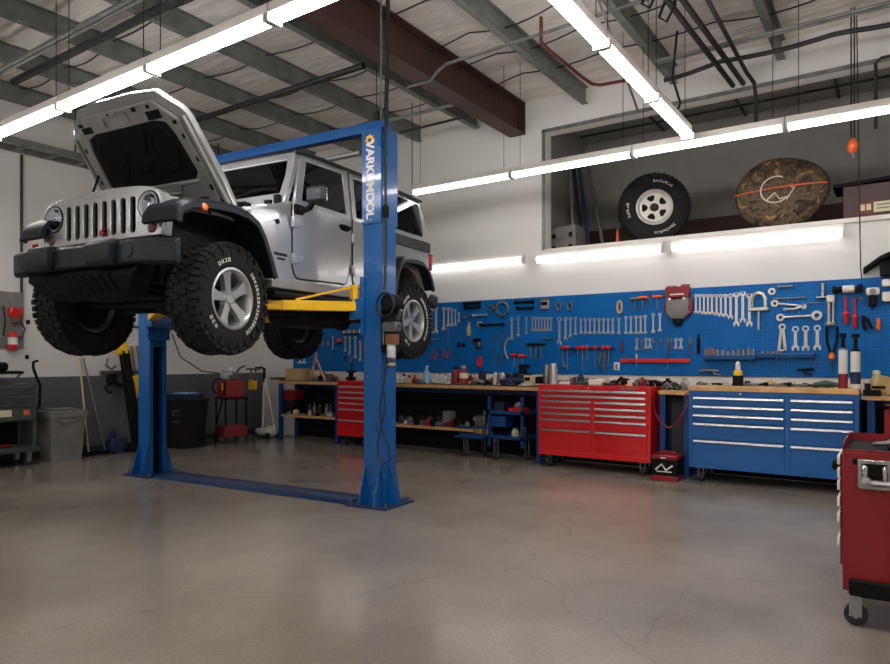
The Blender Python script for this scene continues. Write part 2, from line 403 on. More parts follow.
for (x,_),lb in zip(JX,jl): tag(link('ceiling_joist',jm,None,(x,0,CZ-.24)),lb,'joist','grey joists under the ceiling')
ib=MB(); ib.bx((-.13,-4.1,0),(.13,WY-.01,.02)); ib.bx((-.13,-4.1,.46),(.13,WY-.01,.48)); ib.bx((-.011,-4.1,.02),(.011,WY-.01,.46)); ib.bx((-.13,WY-.03,0),(.13,WY-.012,.48))
solo('steel_beam',ib,'brown_beam','deep brown painted steel I-beam under the ceiling','beam',(-4.78,0,CZ-.49))
def onZ(px,py,Z):
    a=ray(px,py); t=(Z-CH)/a[2]; return Vector((a[0]*t,a[1]*t,Z))
# ---------------------------------------------------------------- fluorescent fixtures
def strip_proto(L,tm='tube'):
    t=link('strip_light',None)
    h=MB(); h.box((0,0,.065),(L-.012,.085,.07)); h.box((0,0,.024),(L-.012,.05,.02))
    part('housing',h,'white_paint',t)
    for sy in (-.03,.03):
        part('tube',MB().cyl((-L/2+.03,sy,-.008),(L/2-.03,sy,-.008),.019,n=12),tm,t)
    for sx in (-1,1):
        part('lamp_socket',MB().box((sx*(L/2-.018),0,-.008),(.022,.13,.06)),'white_plastic',t)
        part('hanger_wire',MB().cyl((sx*(L/2-.12),0,.08),(sx*(L/2-.12),0,CZ-3.86),.004,n=5),'cable',t)
    return t
def run(name_pts,L,loc_fn,rz,labels,group,tm='tube'):
    proto=strip_proto(L,tm); first=True
    for i,lb in zip(name_pts,labels):
        o=proto if first else copytree(proto)
        first=False; o.location=loc_fn(i); o.rotation_euler=(0,0,rz); tag(o,lb,'light',group)
LZ=3.85
n=['leftmost fluorescent strip in the long row above the raised vehicle nose','fluorescent strip in the row over the vehicle, starting at the left picture edge','fluorescent strip passing just above the open hood','fluorescent strip right of the open hood, in the nearest row','fluorescent strip in the nearest row that leaves through the top of the photo','added nearest-row fluorescent strip unseen beyond the top edge, first','added nearest-row fluorescent strip unseen beyond the top edge, second','added nearest-row fluorescent strip unseen beyond the top edge, last']
run([-8.77,-7.31,-5.85,-4.39,-2.93,-1.47,-.01,1.45],1.46,lambda x:(x,3.22,LZ),0,n,'fluorescent strips in the near row')  # last three strips are out of view, added for their light
n=['fluorescent strip of the row running towards the back wall, farthest of it','second fluorescent strip from the far end of the row running towards the back wall','third fluorescent strip from the far end of the row running to the back wall','fluorescent strip overhead near the camera, fourth from the far end','fluorescent strip overhead near the camera, fifth from the far end']
run([6.77,5.52,4.27],1.25,lambda y:(-1.88,y,LZ),R(90),n,'fluorescent strips in the crosswise row')
n=['fluorescent strip starting behind the lift column in the row along the back wall','fluorescent strip crossing the left edge of the loft opening','fluorescent strip in front of the loft above the mounted tire','fluorescent strip in front of the loft above the camouflage bag','fluorescent strip at the right edge above the brown case','fluorescent strip of the far row beyond the right picture edge']
run([-4.98,-3.38,-1.78,-.18,1.42,3.02],1.6,lambda x:(x,7.7,LZ),0,n,'fluorescent strips along the back wall','tube_back')
n=['added unseen fluorescent strip on the row behind the camera, %s'%ORD[i] for i in range(8)]
run([-8.77,-7.31,-5.85,-4.39,-2.93,-1.47,-.01,1.45],1.46,lambda x:(x,-1.6,LZ),0,n,'added fluorescent strips behind the camera')  # unseen row added to brighten the vehicle front and the near floor
for x0,x1,z,lb in ((-10.2,-8.42,2.95,'wall light nearest the left corner behind the raised vehicle'),(-8.3,-6.52,2.95,'wall light behind the raised vehicle, its glow seen in the floor'),(-6.41,-4.65,2.95,'bright wall light between the vehicle tail and the loft opening'),(-4.44,-2.59,2.93,'bright wall light under the loft toolbox and mounted tire'),(-2.49,-.53,2.93,'bright wall light under the round camouflage bag')):
    t=thing('wall_light',lb,'light',((x0+x1)/2,WY,z),0,'wall lights under the loft'); L=x1-x0
    part('housing',MB().bx((-L/2,-.09,.03),(L/2,-.001,.085)),'white_paint',t)
    part('diffuser',MB().prism([(-.012,.03),(-.018,-.03),(-.05,-.055),(-.09,-.055),(-.118,-.03),(-.12,.03)],-L/2+.02,L/2-.02,'x'),'tube_wall',t)
    for s in (-1,1): part('end_cap',MB().prism([(-.005,.035),(-.01,-.035),(-.05,-.062),(-.095,-.062),(-.125,-.035),(-.125,.035)],s*L/2-s*.02,s*L/2,'x'),'white_plastic',t)

# ---------------------------------------------------------------- ceiling services
def wire(y,x0,x1,z,sag,r,seed):
    q=random.Random(seed); pts=[]; k=int((x1-x0)/.16); ph=[q.random() for _ in range(40)]
    for i in range(k+1):
        x=x0+(x1-x0)*i/k; f=abs(math.sin((x-JX[0][0])/1.22*PI)); pts.append((x,y+.06*math.sin(x*.7+seed),z-sag*f*(.6+ph[int((x-JX[0][0])/1.22)%40])))
    return pts
wl_=['nearest','second nearest','third nearest','fourth nearest','fifth','sixth','seventh','eighth','ninth','tenth']
for i,y in enumerate((2.0,3.1,4.4,5.05,5.75,6.6,7.3,8.05)):
    solo('ceiling_wire',MB().tube(wire(y,-10.3,4.2,CZ-.03,.06,.008,i),.009,n=5),'cable','thin dark wire sagging under the ceiling sheeting, %s to the camera'%wl_[i],'wire',group='wires under the ceiling')
def pipe(name,pts,r,mat,lb,cat='pipe',n=8): return solo(name,MB().tube(pts,r,n=n),mat,lb,cat)
pipe('ceiling_pipe',[(-9.37,3.98,5.0),(-1,3.98,5.0)],.045,'dark_pipe','dark pipe crossing under the joists, ending near the left wall')
pipe('ceiling_pipe',[(-8.7,6.13,5.0),(-5.35,6.13,5.0)],.04,'dark_pipe','dark pipe under the joists above the blue lift crossbeam')
pipe('ceiling_pipe',[(-7.8,7.75,5.02),(-4.9,7.82,5.02)],.025,'galv','thin grey pipe left of the brown beam end')
pipe('ceiling_pipe',[(-6.5,8.3,5.02),(-4.9,8.3,5.02)],.02,'dark_pipe','thin dark pipe closest to the back wall beside the brown beam')
for dy,w in ((0,'front'),(.07,'rear')): pipe('conduit',[(-2.4,7.94+dy,4.98),(4.4,7.94+dy,4.98)],.018,'galv','long conduit of the pair at upper right, %s one'%w,'conduit')
pipe('conduit',wire(8.27,-2.4,4.3,4.96,.05,.02,9),.028,'dark_pipe','thick dark cable sagging beside the conduit pair at upper right','cable')
for dy,w in ((0,'lower'),(.09,'upper')): pipe('conduit',[(-10.3,3.45+dy,4.75+dy*.4),(-5.0,3.45+dy,4.75+dy*.4)],.022,'galv','grey conduit at the upper left corner, %s of two'%w,'conduit')
pts=[onZ(408,87,4.82),onZ(430,81,4.82),onZ(438,71,4.85),onZ(446,64,4.95),onZ(500,47,4.98),onZ(590,18,4.98),onZ(660,-5,4.98)]
pipe('conduit',pts,.018,'galv','grey conduit bending round the brown beam','conduit')
pts=[onZ(541,18,5.2),onZ(541,26,5.0),onZ(541,42,4.95),onZ(549,50,4.95),onZ(582,77,4.95),onZ(592,84,4.95),onZ(600,85,4.95),onZ(628,80,4.97)]
pipe('gas_pipe',pts,.02,'red_pipe','bent red pipe hanging under the joists beside the lamp row','pipe')
pipe('conduit',[(-1.9,4.8,4.86),(-1.72,8.9,4.86)],.03,'dark_pipe','dark steel strut running to the back wall, left of a pair','strut')
pipe('conduit',[(-1.78,4.8,4.86),(-1.60,8.9,4.86)],.03,'dark_pipe','dark steel strut running to the back wall, right of a pair','strut')
pipe('conduit',[(-1.5,4.5,4.84),(-1.5,8.5,4.84),(-1.47,8.85,4.82),(-1.47,8.96,4.7),(-1.47,8.96,4.3)],.024,'dark_pipe','dark conduit turning down over the loft opening','conduit')
pipe('conduit',[(-2.02,4.5,4.78),(-2.9,8.85,4.78)],.014,'galv','thin diagonal grey rod crossing beside the lamp row','rod')
jb_=MB(); jb_.box((0,0,0),(.3,.22,.12),ch=.02)
solo('junction_box',jb_,'matte_black','black junction box on the ceiling struts at upper right','box',(-2.15,6.0,5.0))
for k,(px,y) in enumerate(((655,6.2),(672,6.9))):
    p=onZ(px,2+14*k,4.7); pipe('hanging_cable_loop',[(p.x,p.y,5.2),(p.x+.03,p.y,4.8),(p.x-.05,p.y,4.66),(p.x-.12,p.y,4.72),(p.x-.05,p.y,4.9)],.014,'cable','short black cable loop hanging from the ceiling, %s of two'%('left','right')[k],'cable')
pipe('hanging_cable_loop',[(-2.05,7.6,5.1),(-2.1,7.6,4.6),(-2.02,7.62,4.3),(-2.12,7.60,4.05)],.014,'cable','black cable curling down onto the far lamp row','cable')
# cable tray on the left
t=thing('cable_tray','grey ladder cable tray high along the left wall','cable tray',(-10.25,0,4.42))
for x in (-.2,.2): part('rail',MB().bx((x-.015,-4,0),(x+.015,8.9,.09)),'galv',t)
for i in range(30): part('rung',MB().box((0,-3.8+i*.435,.02),(.38,.05,.025)),'galv',t)
for i in range(5): part('support_rod',MB().cyl((.2,-2.4+i*2.5,.05),(.2,-2.4+i*2.5,.88),.012,n=6),'dark_pipe',t)
part('cable',MB().tube([(.05,-4,.06),(.08,2,.07),(.02,8.8,.06)],.03,n=6),'cable',t)
pipe('wall_conduit',[(-10.46,4.55,4.4),(-10.46,4.55,2.42)],.02,'dark_pipe','dark conduit down the left wall to the grey board','conduit')
pipe('wall_conduit',[(-10.46,6.4,4.4),(-10.46,6.4,2.3)],.014,'dark_pipe','thin conduit on the left wall behind the open hood','conduit')
pipe('wall_conduit',[(-10.47,6.2,2.0),(-10.47,7.6,1.98),(-10.47,8.9,1.98)],.015,'dark_pipe','thin pipe along the left wall behind the wheels','conduit')
pipe('wall_conduit',[(-10.47,6.65,2.4),(-10.46,6.62,1.9),(-10.42,6.55,1.3),(-10.46,6.5,.9)],.012,'cable','hanging cord on the left wall right of the far lift column','cord')
# pendant control and cord at right
t=thing('pendant_hook','orange hook block hanging from black rods by the loft','hook',(-.43,8.55,0))
for s in (-.015,.015): part('rod',MB().cyl((s,0,3.86),(s,0,5.3),.008,n=6),'cable',t)
part('block',MB().lathe([(0,3.70),(.035,3.72),(.055,3.77),(.05,3.82),(.02,3.87)],n=14),'orange_plastic',t)
part('hook',MB().tube([(0,0,3.71),(0,0,3.67),(.025,0,3.65),(.04,0,3.67)],.008,n=6),'dull_steel',t)
pipe('drop_line',[(-.40,8.7,5.3),(-.385,8.72,4),(-.37,8.85,2.5),(-.36,8.88,2.36)],.006,'cable','thin black cord hanging down past the loft to the blue board','cord')
pipe('bracket_pipe',[(-.22,8.6,3.95),(-.22,8.6,4.66),(-.17,8.6,4.7),(1.7,8.6,4.7),(1.75,8.6,4.75),(1.75,8.6,5.31)],.018,'dark_pipe','black bent pipe at the top right corner before the loft','pipe')
pipe('support_rod',[(-6.03,8.0,5.3),(-6.03,8.0,2.9)],.007,'cable','thin rod hanging right of the lift column top','rod')

# ---------------------------------------------------------------- the two-post lift (one machine: columns bolted together by beam and floor plate)
LR=R(4.3)
lift=thing('vehicle_lift','blue two-post lift carrying the silver off-road vehicle','vehicle lift',(-6.10,5.085,0),LR)
HX=1.765  # column centres at +-HX
def column(sgn):
    c=MB(); x0=sgn*HX; w=.225; d=.245; s=sgn
    # C channel open towards the middle
    c.bx((x0+s*w/2-s*.012,-d/2,.02),(x0+s*w/2,d/2,2.86))
    for q in (-1,1):
        c.bx((x0-s*w/2,q*d/2-q*.012,.02),(x0+s*w/2,q*d/2,2.86))
        c.bx((x0-s*w/2,q*d/2,.02),(x0-s*w/2+s*.012,q*(d/2-.05),2.86))
    o=part('column',c,'lift_blue',lift,bevel=.004)
    e=MB(); w2=.24; d2=.285
    e.bx((x0+s*w2/2-s*.012,-d2/2,2.80),(x0+s*w2/2,d2/2,3.74))
    for q in (-1,1):
        e.bx((x0-s*w2/2,q*d2/2-q*.012,2.80),(x0+s*w2/2,q*d2/2,3.74))
        e.bx((x0-s*w2/2,q*d2/2,2.80),(x0-s*w2/2+s*.012,q*(d2/2-.06),3.74))
    e.bx((x0-s*w2/2,-d2/2,3.74),(x0+s*w2/2,d2/2,3.752))
    ex=part('column_extension',e,'lift_blue',lift,bevel=.004)
    for q in (-1,1):
        for k,(xx,zz) in enumerate(((-.09,2.835),(0,2.835),(.09,2.835),(-.09,3.70),(.09,3.70))):
            part('bolt',MB().cyl((x0+xx,q*(d2/2-.002),zz),(x0+xx,q*(d2/2+.012),zz),.013,n=6),'chrome',ex)
    b=MB(); b.bx((x0-.25,-.25,0),(x0+.25,.25,.022))
    bp=part('base_plate',b,'lift_blue_dark',lift,bevel=.004)
    for q in (-1,1):
        part('gusset',MB().prism([(q*(d/2),.022),(q*.24,.022),(q*(d/2),.42)],x0-.095,x0-.083,'x'),'lift_blue',bp)
        part('gusset',MB().prism([(q*(d/2),.022),(q*.24,.022),(q*(d/2),.42)],x0+.083,x0+.095,'x'),'lift_blue',bp)
    part('gusset',MB().prism([(x0+s*w/2,.022),(x0+s*.24,.022),(x0+s*w/2,.42)],-.006,.006,'y'),'lift_blue',bp)
    for a in (-1,1):
        for q in (-1,1): part('anchor_bolt',MB().cyl((x0+a*.21,q*.2,.022),(x0+a*.21,q*.2,.06),.014,n=6),'dull_steel',bp)
    # carriage inside and bracket
    cc=MB(); cc.bx((x0-s*.10,-.11,1.62),(x0+s*.08,.11,2.3)); cc.bx((x0-s*.24,-.19,1.86),(x0-s*.10,.19,2.06)); cc.bx((x0-s*.13,-.16,1.7),(x0-s*.09,.16,2.28))
    cr=part('carriage',cc,'lift_blue',lift,bevel=.006)
    part('chain',MB().cyl((x0-s*.02,.0,2.3),(x0-s*.02,0,3.7),.02,n=6),'under_black',cr)
    part('lift_cylinder',MB().cyl((x0-s*.02,0,.03),(x0-s*.02,0,1.6),.04,n=10),'matte_black',cr)
    return ex
colR=column(1); colL=column(-1)
# crossbeam and floor plate
xb=MB(); xb.bx((-HX-.1,-.05,3.752),(HX+.1,.05,3.85))
part('crossbeam',xb,'lift_blue',lift,bevel=.004)
part('shutoff_bar',MB().cyl((-HX+.2,-.12,3.5),(HX-.15,-.12,3.53),.03,n=10),'galv',lift)
fp=MB(); fp.prism([(-.2,0),(-.15,.035),(.15,.035),(.2,0)],-HX+.25,HX-.25,'x')
part('floor_plate',fp,'lift_blue_dark',lift)
# arms: world points turned into lift space
Li=Matrix.Translation((-6.10,5.085,0))@Matrix.Rotation(LR,4,'Z'); Li=Li.inverted()
def arm(sgn,tip,name,truss=True):
    p0=Vector((sgn*(HX-.2),math.copysign(.14,tip[1]),1.985)); p1=Vector(tip); d=(p1-p0); L=d.length; d.normalize(); up=Vector((0,0,1)); sd=d.cross(up)
    a=MB(); a.beam(p0,p0+d*L*.62,.12,.095)
    o=part(name,a,'yellow_paint',lift,bevel=.006)
    part('inner_tube',MB().beam(p0+d*L*.5,p0+d*L*.82,.10,.085),'yellow_paint',o,bevel=.004)
    part('inner_tube',MB().beam(p0+d*L*.7,p1-d*.04,.08,.065),'yellow_paint',o,bevel=.004)
    if truss:
        tr_=MB(); tr_.beam(p0+d*.02,p0+d*.02+Vector((0,0,.21)),.09,.05,up=d); tr_.beam(p0+d*.0+Vector((0,0,.205)),p0+d*L*.5+Vector((0,0,.055)),.03,.02); tr_.beam(p0-d*.12+Vector((0,0,.2)),p0+d*.05+Vector((0,0,.2)),.08,.025)
        part('truss',tr_,'yellow_paint',o)
        part('pivot_pin',MB().cyl(p0-d*.07+Vector((0,0,-.09)),p0-d*.07+Vector((0,0,.24)),.025),'dull_steel',o)
    pd=MB(); pd.cyl(p1+Vector((0,0,-.03)),p1+Vector((0,0,.06)),.035); pd.cyl(p1+Vector((0,0,.06)),(p1.x,p1.y,tip[2]+.085),.06)
    part('lift_pad',pd,'rubber_dark',o)
    return o
CR=R(6.6); CEX=Vector((math.cos(CR),math.sin(CR),0)); CEY=Vector((-math.sin(CR),math.cos(CR),0)); CO=Vector((-5.4293,3.4448,1.515))
def c2w(x,y,z): return CO+CEX*x+CEY*y+Vector((0,0,z))
for sg in (1,-1):
    arm(sg,Li@c2w(sg*.43,.45,.445),'front_arm'); arm(sg,Li@c2w(sg*.43,2.35,.43),'rear_arm')
# lettering and emblem on the front face of the near column
x0=HX; me=textmesh('VARKUMDOL',.130,'white_plastic',.001,.97,.0045)
tx=link('lettering',me,colR,(x0-.02,-.1445,3.235),(R(90),R(90),0))
em=MB(); pts=[]
for i in range(16):
    rr=.062 if i%2==0 else .04; pts.append((x0-.02+rr*math.cos(i*PI/8),3.63+rr*math.sin(i*PI/8)))
em.prism(pts,-.1425,-.145,'y','yellow_paint'); em.prism([(x0-.02+.022*math.cos(a*PI/6),3.63+.022*math.sin(a*PI/6)) for a in range(12)],-.145,-.1465,'y','lift_blue')
part('emblem',em,None,colR,label='yellow emblem')
# power unit on the outside of the near column
def partS(n_,m_,mt_,p_): return part(n_,m_.xf(Matrix.Translation((.04,.06,0))),mt_,p_)
pu=MB(); pu.bx((x0+.115,-.16,1.52),(x0+.24,.02,1.96),ch=.015)
pw=part('control_box',pu,'matte_black',lift)
partS('pump_motor',MB().lathe([(0,0),(.07,0),(.09,.02),(.09,.16),(.07,.19),(.03,.2)],n=18,T=Matrix.Translation((x0+.2,-.10,2.0))@Matrix.Rotation(R(90),4,'X')),'matte_black',pw)
mt=MB(); 
for k in range(4): mt.tube([(x0+.2+.10*math.cos(a*PI/10),-.30-k*.006,1.98+.115*math.sin(a*PI/10)) for a in range(20)],.009,n=6,closed=True)
partS('hose_coil',mt,'cable',pw)
partS('valve_block',MB().bx((x0+.13,-.26,1.72),(x0+.29,-.16,1.82),ch=.01).cyl((x0+.1,-.22,1.78),(x0+.33,-.22,1.78),.014).cyl((x0+.13,-.24,1.78),(x0+.13,-.24,1.60),.012).cyl((x0+.28,-.22,1.84),(x0+.34,-.24,1.93),.02),'dull_steel',pw)
partS('brass_label',MB().bx((x0+.17,-.262,1.60),(x0+.28,-.19,1.70)),'copper',pw)
partS('fluid_bottle',MB().lathe([(0,0),(.04,0),(.045,.02),(.045,.12),(.03,.15),(.018,.16),(.018,.2)],n=14,T=Matrix.Translation((x0+.21,-.22,1.47))),'headlamp_reflector',pw)
partS('fitting',MB().lathe([(0,0),(.03,0),(.05,.03),(.03,.06),(.05,.08),(.02,.1)],n=10,T=Matrix.Translation((x0+.21,-.22,1.37))),'dull_steel',pw)
part('hydraulic_hose',MB().tube([(x0+.14,-.1,3.78),(x0+.145,-.11,3.4),(x0+.15,-.1,2.6),(x0+.155,-.13,2.2),(x0+.18,-.18,2.05)],.014,n=8),'cable',pw)
part('switch',MB().bx((x0+.125,-.13,2.85),(x0+.165,-.07,2.97),ch=.005),'matte_black',pw)
part('power_cable',MB().tube([(x0+.17,-.10,1.53),(x0+.16,-.16,1.2),(x0+.14,-.2,.98),(x0+.19,-.24,.8),(x0+.28,-.25,.62),(x0+.30,-.25,.50),(x0+.2,-.23,.44),(x0+.14,-.22,.5),(x0+.12,-.21,.62),(x0+.17,-.22,.8),(x0+.22,-.22,.98),(x0+.19,-.2,1.15)],.009,n=6),'cable',pw)
solo('power_drop_cable',MB().tube([(-4.22,5.2,5.3),(-4.22,5.19,4.4),(-4.20,5.14,3.76)],.022,n=8),'cable','thick black cable dropping from the ceiling to the near lift column','cable')
solo('power_drop_cable',MB().tube([(-4.35,5.25,5.3),(-4.35,5.25,3.77)],.010,n=6),'galv','thin grey cable beside the thick drop to the near lift column','cable')
solo('hanging_socket',MB().bx((-5.35,6.3,4.35),(-5.29,6.36,4.5)).cyl((-5.32,6.33,4.5),(-5.32,6.33,5.3),.006,n=5).cyl((-5.32,6.33,3.9),(-5.32,6.33,4.35),.012),'dark_pipe','small dark socket hanging on a rod above the blue crossbeam','socket')
# ---------------------------------------------------------------- the raised off-road vehicle; local axes: x to its left side, y to its tail, z up from tyre contact
car=thing('off_road_vehicle','silver four-door off-road vehicle raised on the lift with its hood open','vehicle',tuple(CO-CEX*.93*.05),CR)
car.scale=(1.05,1,1)

def mir(l): return [(-x,y,z) for x,y,z in l]
# body tub
side=[(.52,.66),(.47,.85),(.38,1.05),(.36,1.17),(.36,1.27),(.60,1.32),(.86,1.44),(3.60,1.46),(3.64,.80),(3.56,.72)]+[(2.95+.56*math.cos(R(a)),.52+.56*math.sin(R(a))) for a in range(22,160,12)]+[(2.42,.66)]
b=MB(); n=len(side)
b.loft([[(-.785+(.02 if z>1.3 else 0),y,z) for y,z in side],[(.785-(.02 if z>1.3 else 0),y,z) for y,z in side]])
body=part('body',b,'silver_paint',car,bevel=.012)
# engine bay sides (below the hood line)
for s in (-1,1):
    eb=MB().loft([[(s*.56,y,z),(s*xo,y,z),(s*xo,y,z2),(s*(xo-.05),y,z3),(s*.56,y,z3)] for y,xo,z,z2,z3 in ((-.42,.66,1.02,1.17,1.235),(-.2,.69,1.14,1.18,1.245),(.1,.71,1.15,1.2,1.26),(.37,.745,1.12,1.225,1.285))])
    part('engine_bay_side',eb,'silver_paint',car,bevel=.006)
bay=MB(); bay.bx((-.56,-.40,.75),(.56,.36,1.16)); bay.bx((-.3,-.2,1.16),(.3,.4,1.24),ch=.03); bay.cyl((-.35,.1,1.2),(-.35,.35,1.2),.07); bay.bx((.3,.3,1.16),(.5,.5,1.25),ch=.02)
part('engine',bay,'under_black',car)
cw=MB(); cw.prism([(.34,1.22),(.35,1.285),(.60,1.335),(.82,1.42),(.98,1.47),(.98,1.40),(.86,1.30)],-.735,.735,'x')
part('cowl',cw,'silver_paint',car,bevel=.01)
# windshield
def lean(x0,z0,x1,z1,z): return x0+(x1-x0)*(z-z0)/(z1-z0)
wo=[(-.745,.83,1.42),(.745,.83,1.42),(.735,.95,1.70),(.69,1.07,1.97),(-.69,1.07,1.97),(-.735,.95,1.70)]
wi=[(-.66,.875,1.53),(.66,.875,1.53),(.655,.955,1.71),(.62,1.035,1.89),(-.62,1.035,1.89),(-.655,.955,1.71)]
wf=part('windshield_frame',MB().ring(wo,wi,(0,.06,-.02)),'silver_paint',car,bevel=.008)
part('windshield',MB().plate([(x*1.01,y+.02,z) for x,y,z in wi],(0,.006,0)),'glass_dark',wf)
for s in (-1,1):
    part('wiper',MB().tube([(s*.35-.25,.84,1.52),(s*.35+.05,.90,1.60),(s*.35+.28,.88,1.57)],.008,n=6),'matte_black',wf)
    part('hinge',MB().box((s*.70,.80,1.44),(.05,.05,.09)).box((s*.60,.79,1.43),(.07,.03,.03)),'matte_black',wf)
# roof
rf=MB(); 
ro=[]
for y,w,z in ((1.10,.60,1.955),(1.14,.66,1.98),(2.3,.68,2.01),(3.4,.68,2.005),(3.53,.64,1.98)):
    ro.append([(-w-.02,y,z-.07),(-w,y,z-.015),(-w+.10,y,z+.02),(0,y,z+.035),(w-.10,y,z+.02),(w,y,z-.015),(w+.02,y,z-.07)])
rf.loft(ro)
roof=part('roof',rf,'black_plastic',car)
for s in (-1,1):
    part('roof_rail',MB().tube([(s*.70,1.05,1.96),(s*.715,1.4,1.985),(s*.72,2.4,2.0),(s*.715,3.5,1.985)],.018,n=8),'black_plastic',roof)
# hardtop rear
ht=MB()
def sx(z): return lean(.785,1.45,.70,1.95,z)
for s in (-1,1):
    o=[(2.66,1.44),(3.58,1.46),(3.56,1.74),(3.50,2.0),(2.66,2.0)]; i=[(2.74,1.51),(3.44,1.53),(3.42,1.74),(3.36,1.93),(2.74,1.93)]
    ht.ring([(s*sx(z),y,z) for y,z in o],[(s*sx(z),y,z) for y,z in i],(-s*.03,0,0))
ho=[(-.78,3.60,1.46),(.78,3.60,1.46),(.70,3.50,1.97),(-.70,3.50,1.97)]; hi=[(-.58,3.585,1.54),(.58,3.585,1.54),(.53,3.52,1.88),(-.53,3.52,1.88)]
ht.ring(ho,hi,(0,-.03,0))
hard=part('hardtop_rear',ht,'silver_paint',car,bevel=.01)
for s in (-1,1): part('quarter_window',MB().plate([(s*(sx(z)+.001),y,z) for y,z in rrect(2.735,1.505,3.445,1.935,.04)],(-s*.008,0,0)),'glass_dark',hard)
part('rear_window',MB().plate([(-.59,3.58,1.53),(.59,3.58,1.53),(.54,3.515,1.89),(-.54,3.515,1.89)],(0,-.01,0)),'glass_dark',hard)
for s in (-1,1): part('reflection_band',MB().bx((s*.77,2.64,1.33),(s*.79,3.60,1.45)),'black_plastic',hard,label='dark grey reflection painted as a band under the quarter window')  # dark reflection below the window, put in as a coloured band
# doors
def door(s,front):
    if front: lo=[(.905,1.40),(.905,.80)]+arc(1.0,.80,.085,180,270,4)+[(1.66,.735)]+arc(1.70,.81,.08,270,330,3)+[(1.84,1.06),(1.845,1.44),(.93,1.44)]
    else: lo=[(1.875,1.44),(1.875,.80)]+arc(1.96,.80,.085,180,270,4)+[(2.30,.72),(2.42,.80),(2.56,1.08),(2.63,1.16),(2.64,1.44)]
    d=MB(); 
    d.loft([[(s*.772,y,z) for y,z in lo],[(s*.797,y,z) for y,z in lo]])
    o=part('front_door' if front else 'rear_door',d,'silver_paint',car,bevel=.006)
    # dark gap round the door
    cx=sum(p[0] for p in lo)/len(lo); cz=sum(p[1] for p in lo)/len(lo)
    if front: fo=[(.925,1.43),(1.13,1.965),(1.90,1.985),(1.845,1.43)]; fi=[(1.045,1.475),(1.20,1.90),(1.80,1.925),(1.77,1.475)]
    else: fo=[(1.875,1.43),(1.93,1.985),(2.64,1.985),(2.64,1.43)]; fi=[(1.95,1.475),(2.0,1.925),(2.57,1.93),(2.57,1.475)]
    fr=part('window_frame',MB().ring([(s*(sx(z)+.008),y,z) for y,z in fo],[(s*(sx(z)+.008),y,z) for y,z in fi],(-s*.035,0,0)),'silver_paint',o,bevel=.006)
    part('window_glass',MB().plate([(s*(sx(z)-.004),y,z) for y,z in fi],(-s*.006,0,0)),'glass_dark',o)
    part('seam',MB().tube([(s*.786,y+(y-cx)*.012,z+(z-cz)*.02) for y,z in lo[:-1]],.008,n=6),'matte_black',o)
    hy=1.72 if front else 2.5
    h=MB(); h.loft([[(s*.798,hy+.10*math.cos(a*PI/8),1.325+.035*math.sin(a*PI/8)) for a in range(16)],[(s*.812,hy+.08*math.cos(a*PI/8),1.325+.025*math.sin(a*PI/8)) for a in range(16)]])
    h.tube([(s*.80,hy-.09,1.335),(s*.83,hy-.06,1.335),(s*.835,hy+.05,1.332),(s*.80,hy+.09,1.33)],.014,n=8)
    part('door_handle',h,'matte_black',o); 
    part('door_lock',MB().cyl((s*.797,hy+.03,1.25),(s*.802,hy+.03,1.25),.012),'dull_steel',o)
    for hz in (1.24,.895):
        hy0=.90 if front else 1.872
        part('hinge',MB().prism([(hy0-.03,hz+.045),(hy0+.0,hz+.045),(hy0+.02,hz+.055),(hy0+.13,hz+.02),(hy0+.13,hz-.02),(hy0+.02,hz-.055),(hy0-.03,hz-.05)],s*.796,s*.812,'x').cyl((s*.815,hy0-.012,hz-.05),(s*.815,hy0-.012,hz+.05),.012,n=8),'silver_paint',o,bevel=.003)
    return o
for s in (1,-1):
    fd=door(s,True); door(s,False)
    m_=MB(); m_.box((s*1.0,.98,1.495),(.22,.07,.17),ch=.03)
    mr=part('side_mirror',m_,'black_plastic',fd,bevel=.01)
    part('mirror_glass',MB().box((s*1.0,1.018,1.495),(.18,.004,.13)),'chrome',fd)
    part('mirror_arm',MB().tube([(s*.79,.96,1.36),(s*.86,.96,1.35),(s*.93,.97,1.37),(s*.96,.98,1.42)],.028,n=8).box((s*.81,.97,1.37),(.05,.13,.09),ch=.015),'matte_black',fd)
    # sill and rocker
    part('rocker_panel',MB().bx((s*.70,.62,.60),(s*.79,2.42,.70)),'silver_inner',car,bevel=.008)
    part('rock_rail',MB().cyl((s*.76,.66,.55),(s*.76,2.36,.55),.032,n=10),'under_black',car)
    part('fuel_badge',MB().cyl((s*.785,.70,1.21),(s*.792,.70,1.21),.025,n=14),'matte_black',body)
    bd=MB(); 
    for k in range(7): bd.bx((s*.785,.655+k*.026,.90),(s*.789,.673+k*.026,.925))
    part('nameplate',bd,'matte_black',body)
    b2=MB()
    for k in range(4): b2.bx((s*.785,.70+k*.026,.862),(s*.789,.72+k*.026,.88))
    part('nameplate',b2,'matte_black',body)
# fenders
def flare(path,s,xin):
    L=[]; N=len(path)
    for i,(y,z) in enumerate(path):
        a=path[max(i-1,0)]; c=path[min(i+1,N-1)]; ty,tz=c[0]-a[0],c[1]-a[1]; l=math.hypot(ty,tz); ny,nz=-tz/l,ty/l
        if True:
            f=lambda x,k:(s*x,y+ny*k,z+nz*k)
        L.append([f(xin,0),f(.86,0),f(.91,-.012),f(.935,-.04),f(.935,-.085),f(.915,-.09),f(.90,-.05),f(xin,-.04)])
    return MB().loft(L)
ff=[(-.60,.98),(-.585,1.05),(-.54,1.12),(-.44,1.175),(-.25,1.21),(0,1.225),(.2,1.20),(.33,1.14),(.42,1.03),(.50,.86),(.575,.68)]
fr_=[(2.44,.62),(2.47,.80),(2.53,.98),(2.62,1.11),(2.74,1.17),(3.0,1.185),(3.2,1.17),(3.34,1.10),(3.43,.98),(3.50,.84)]
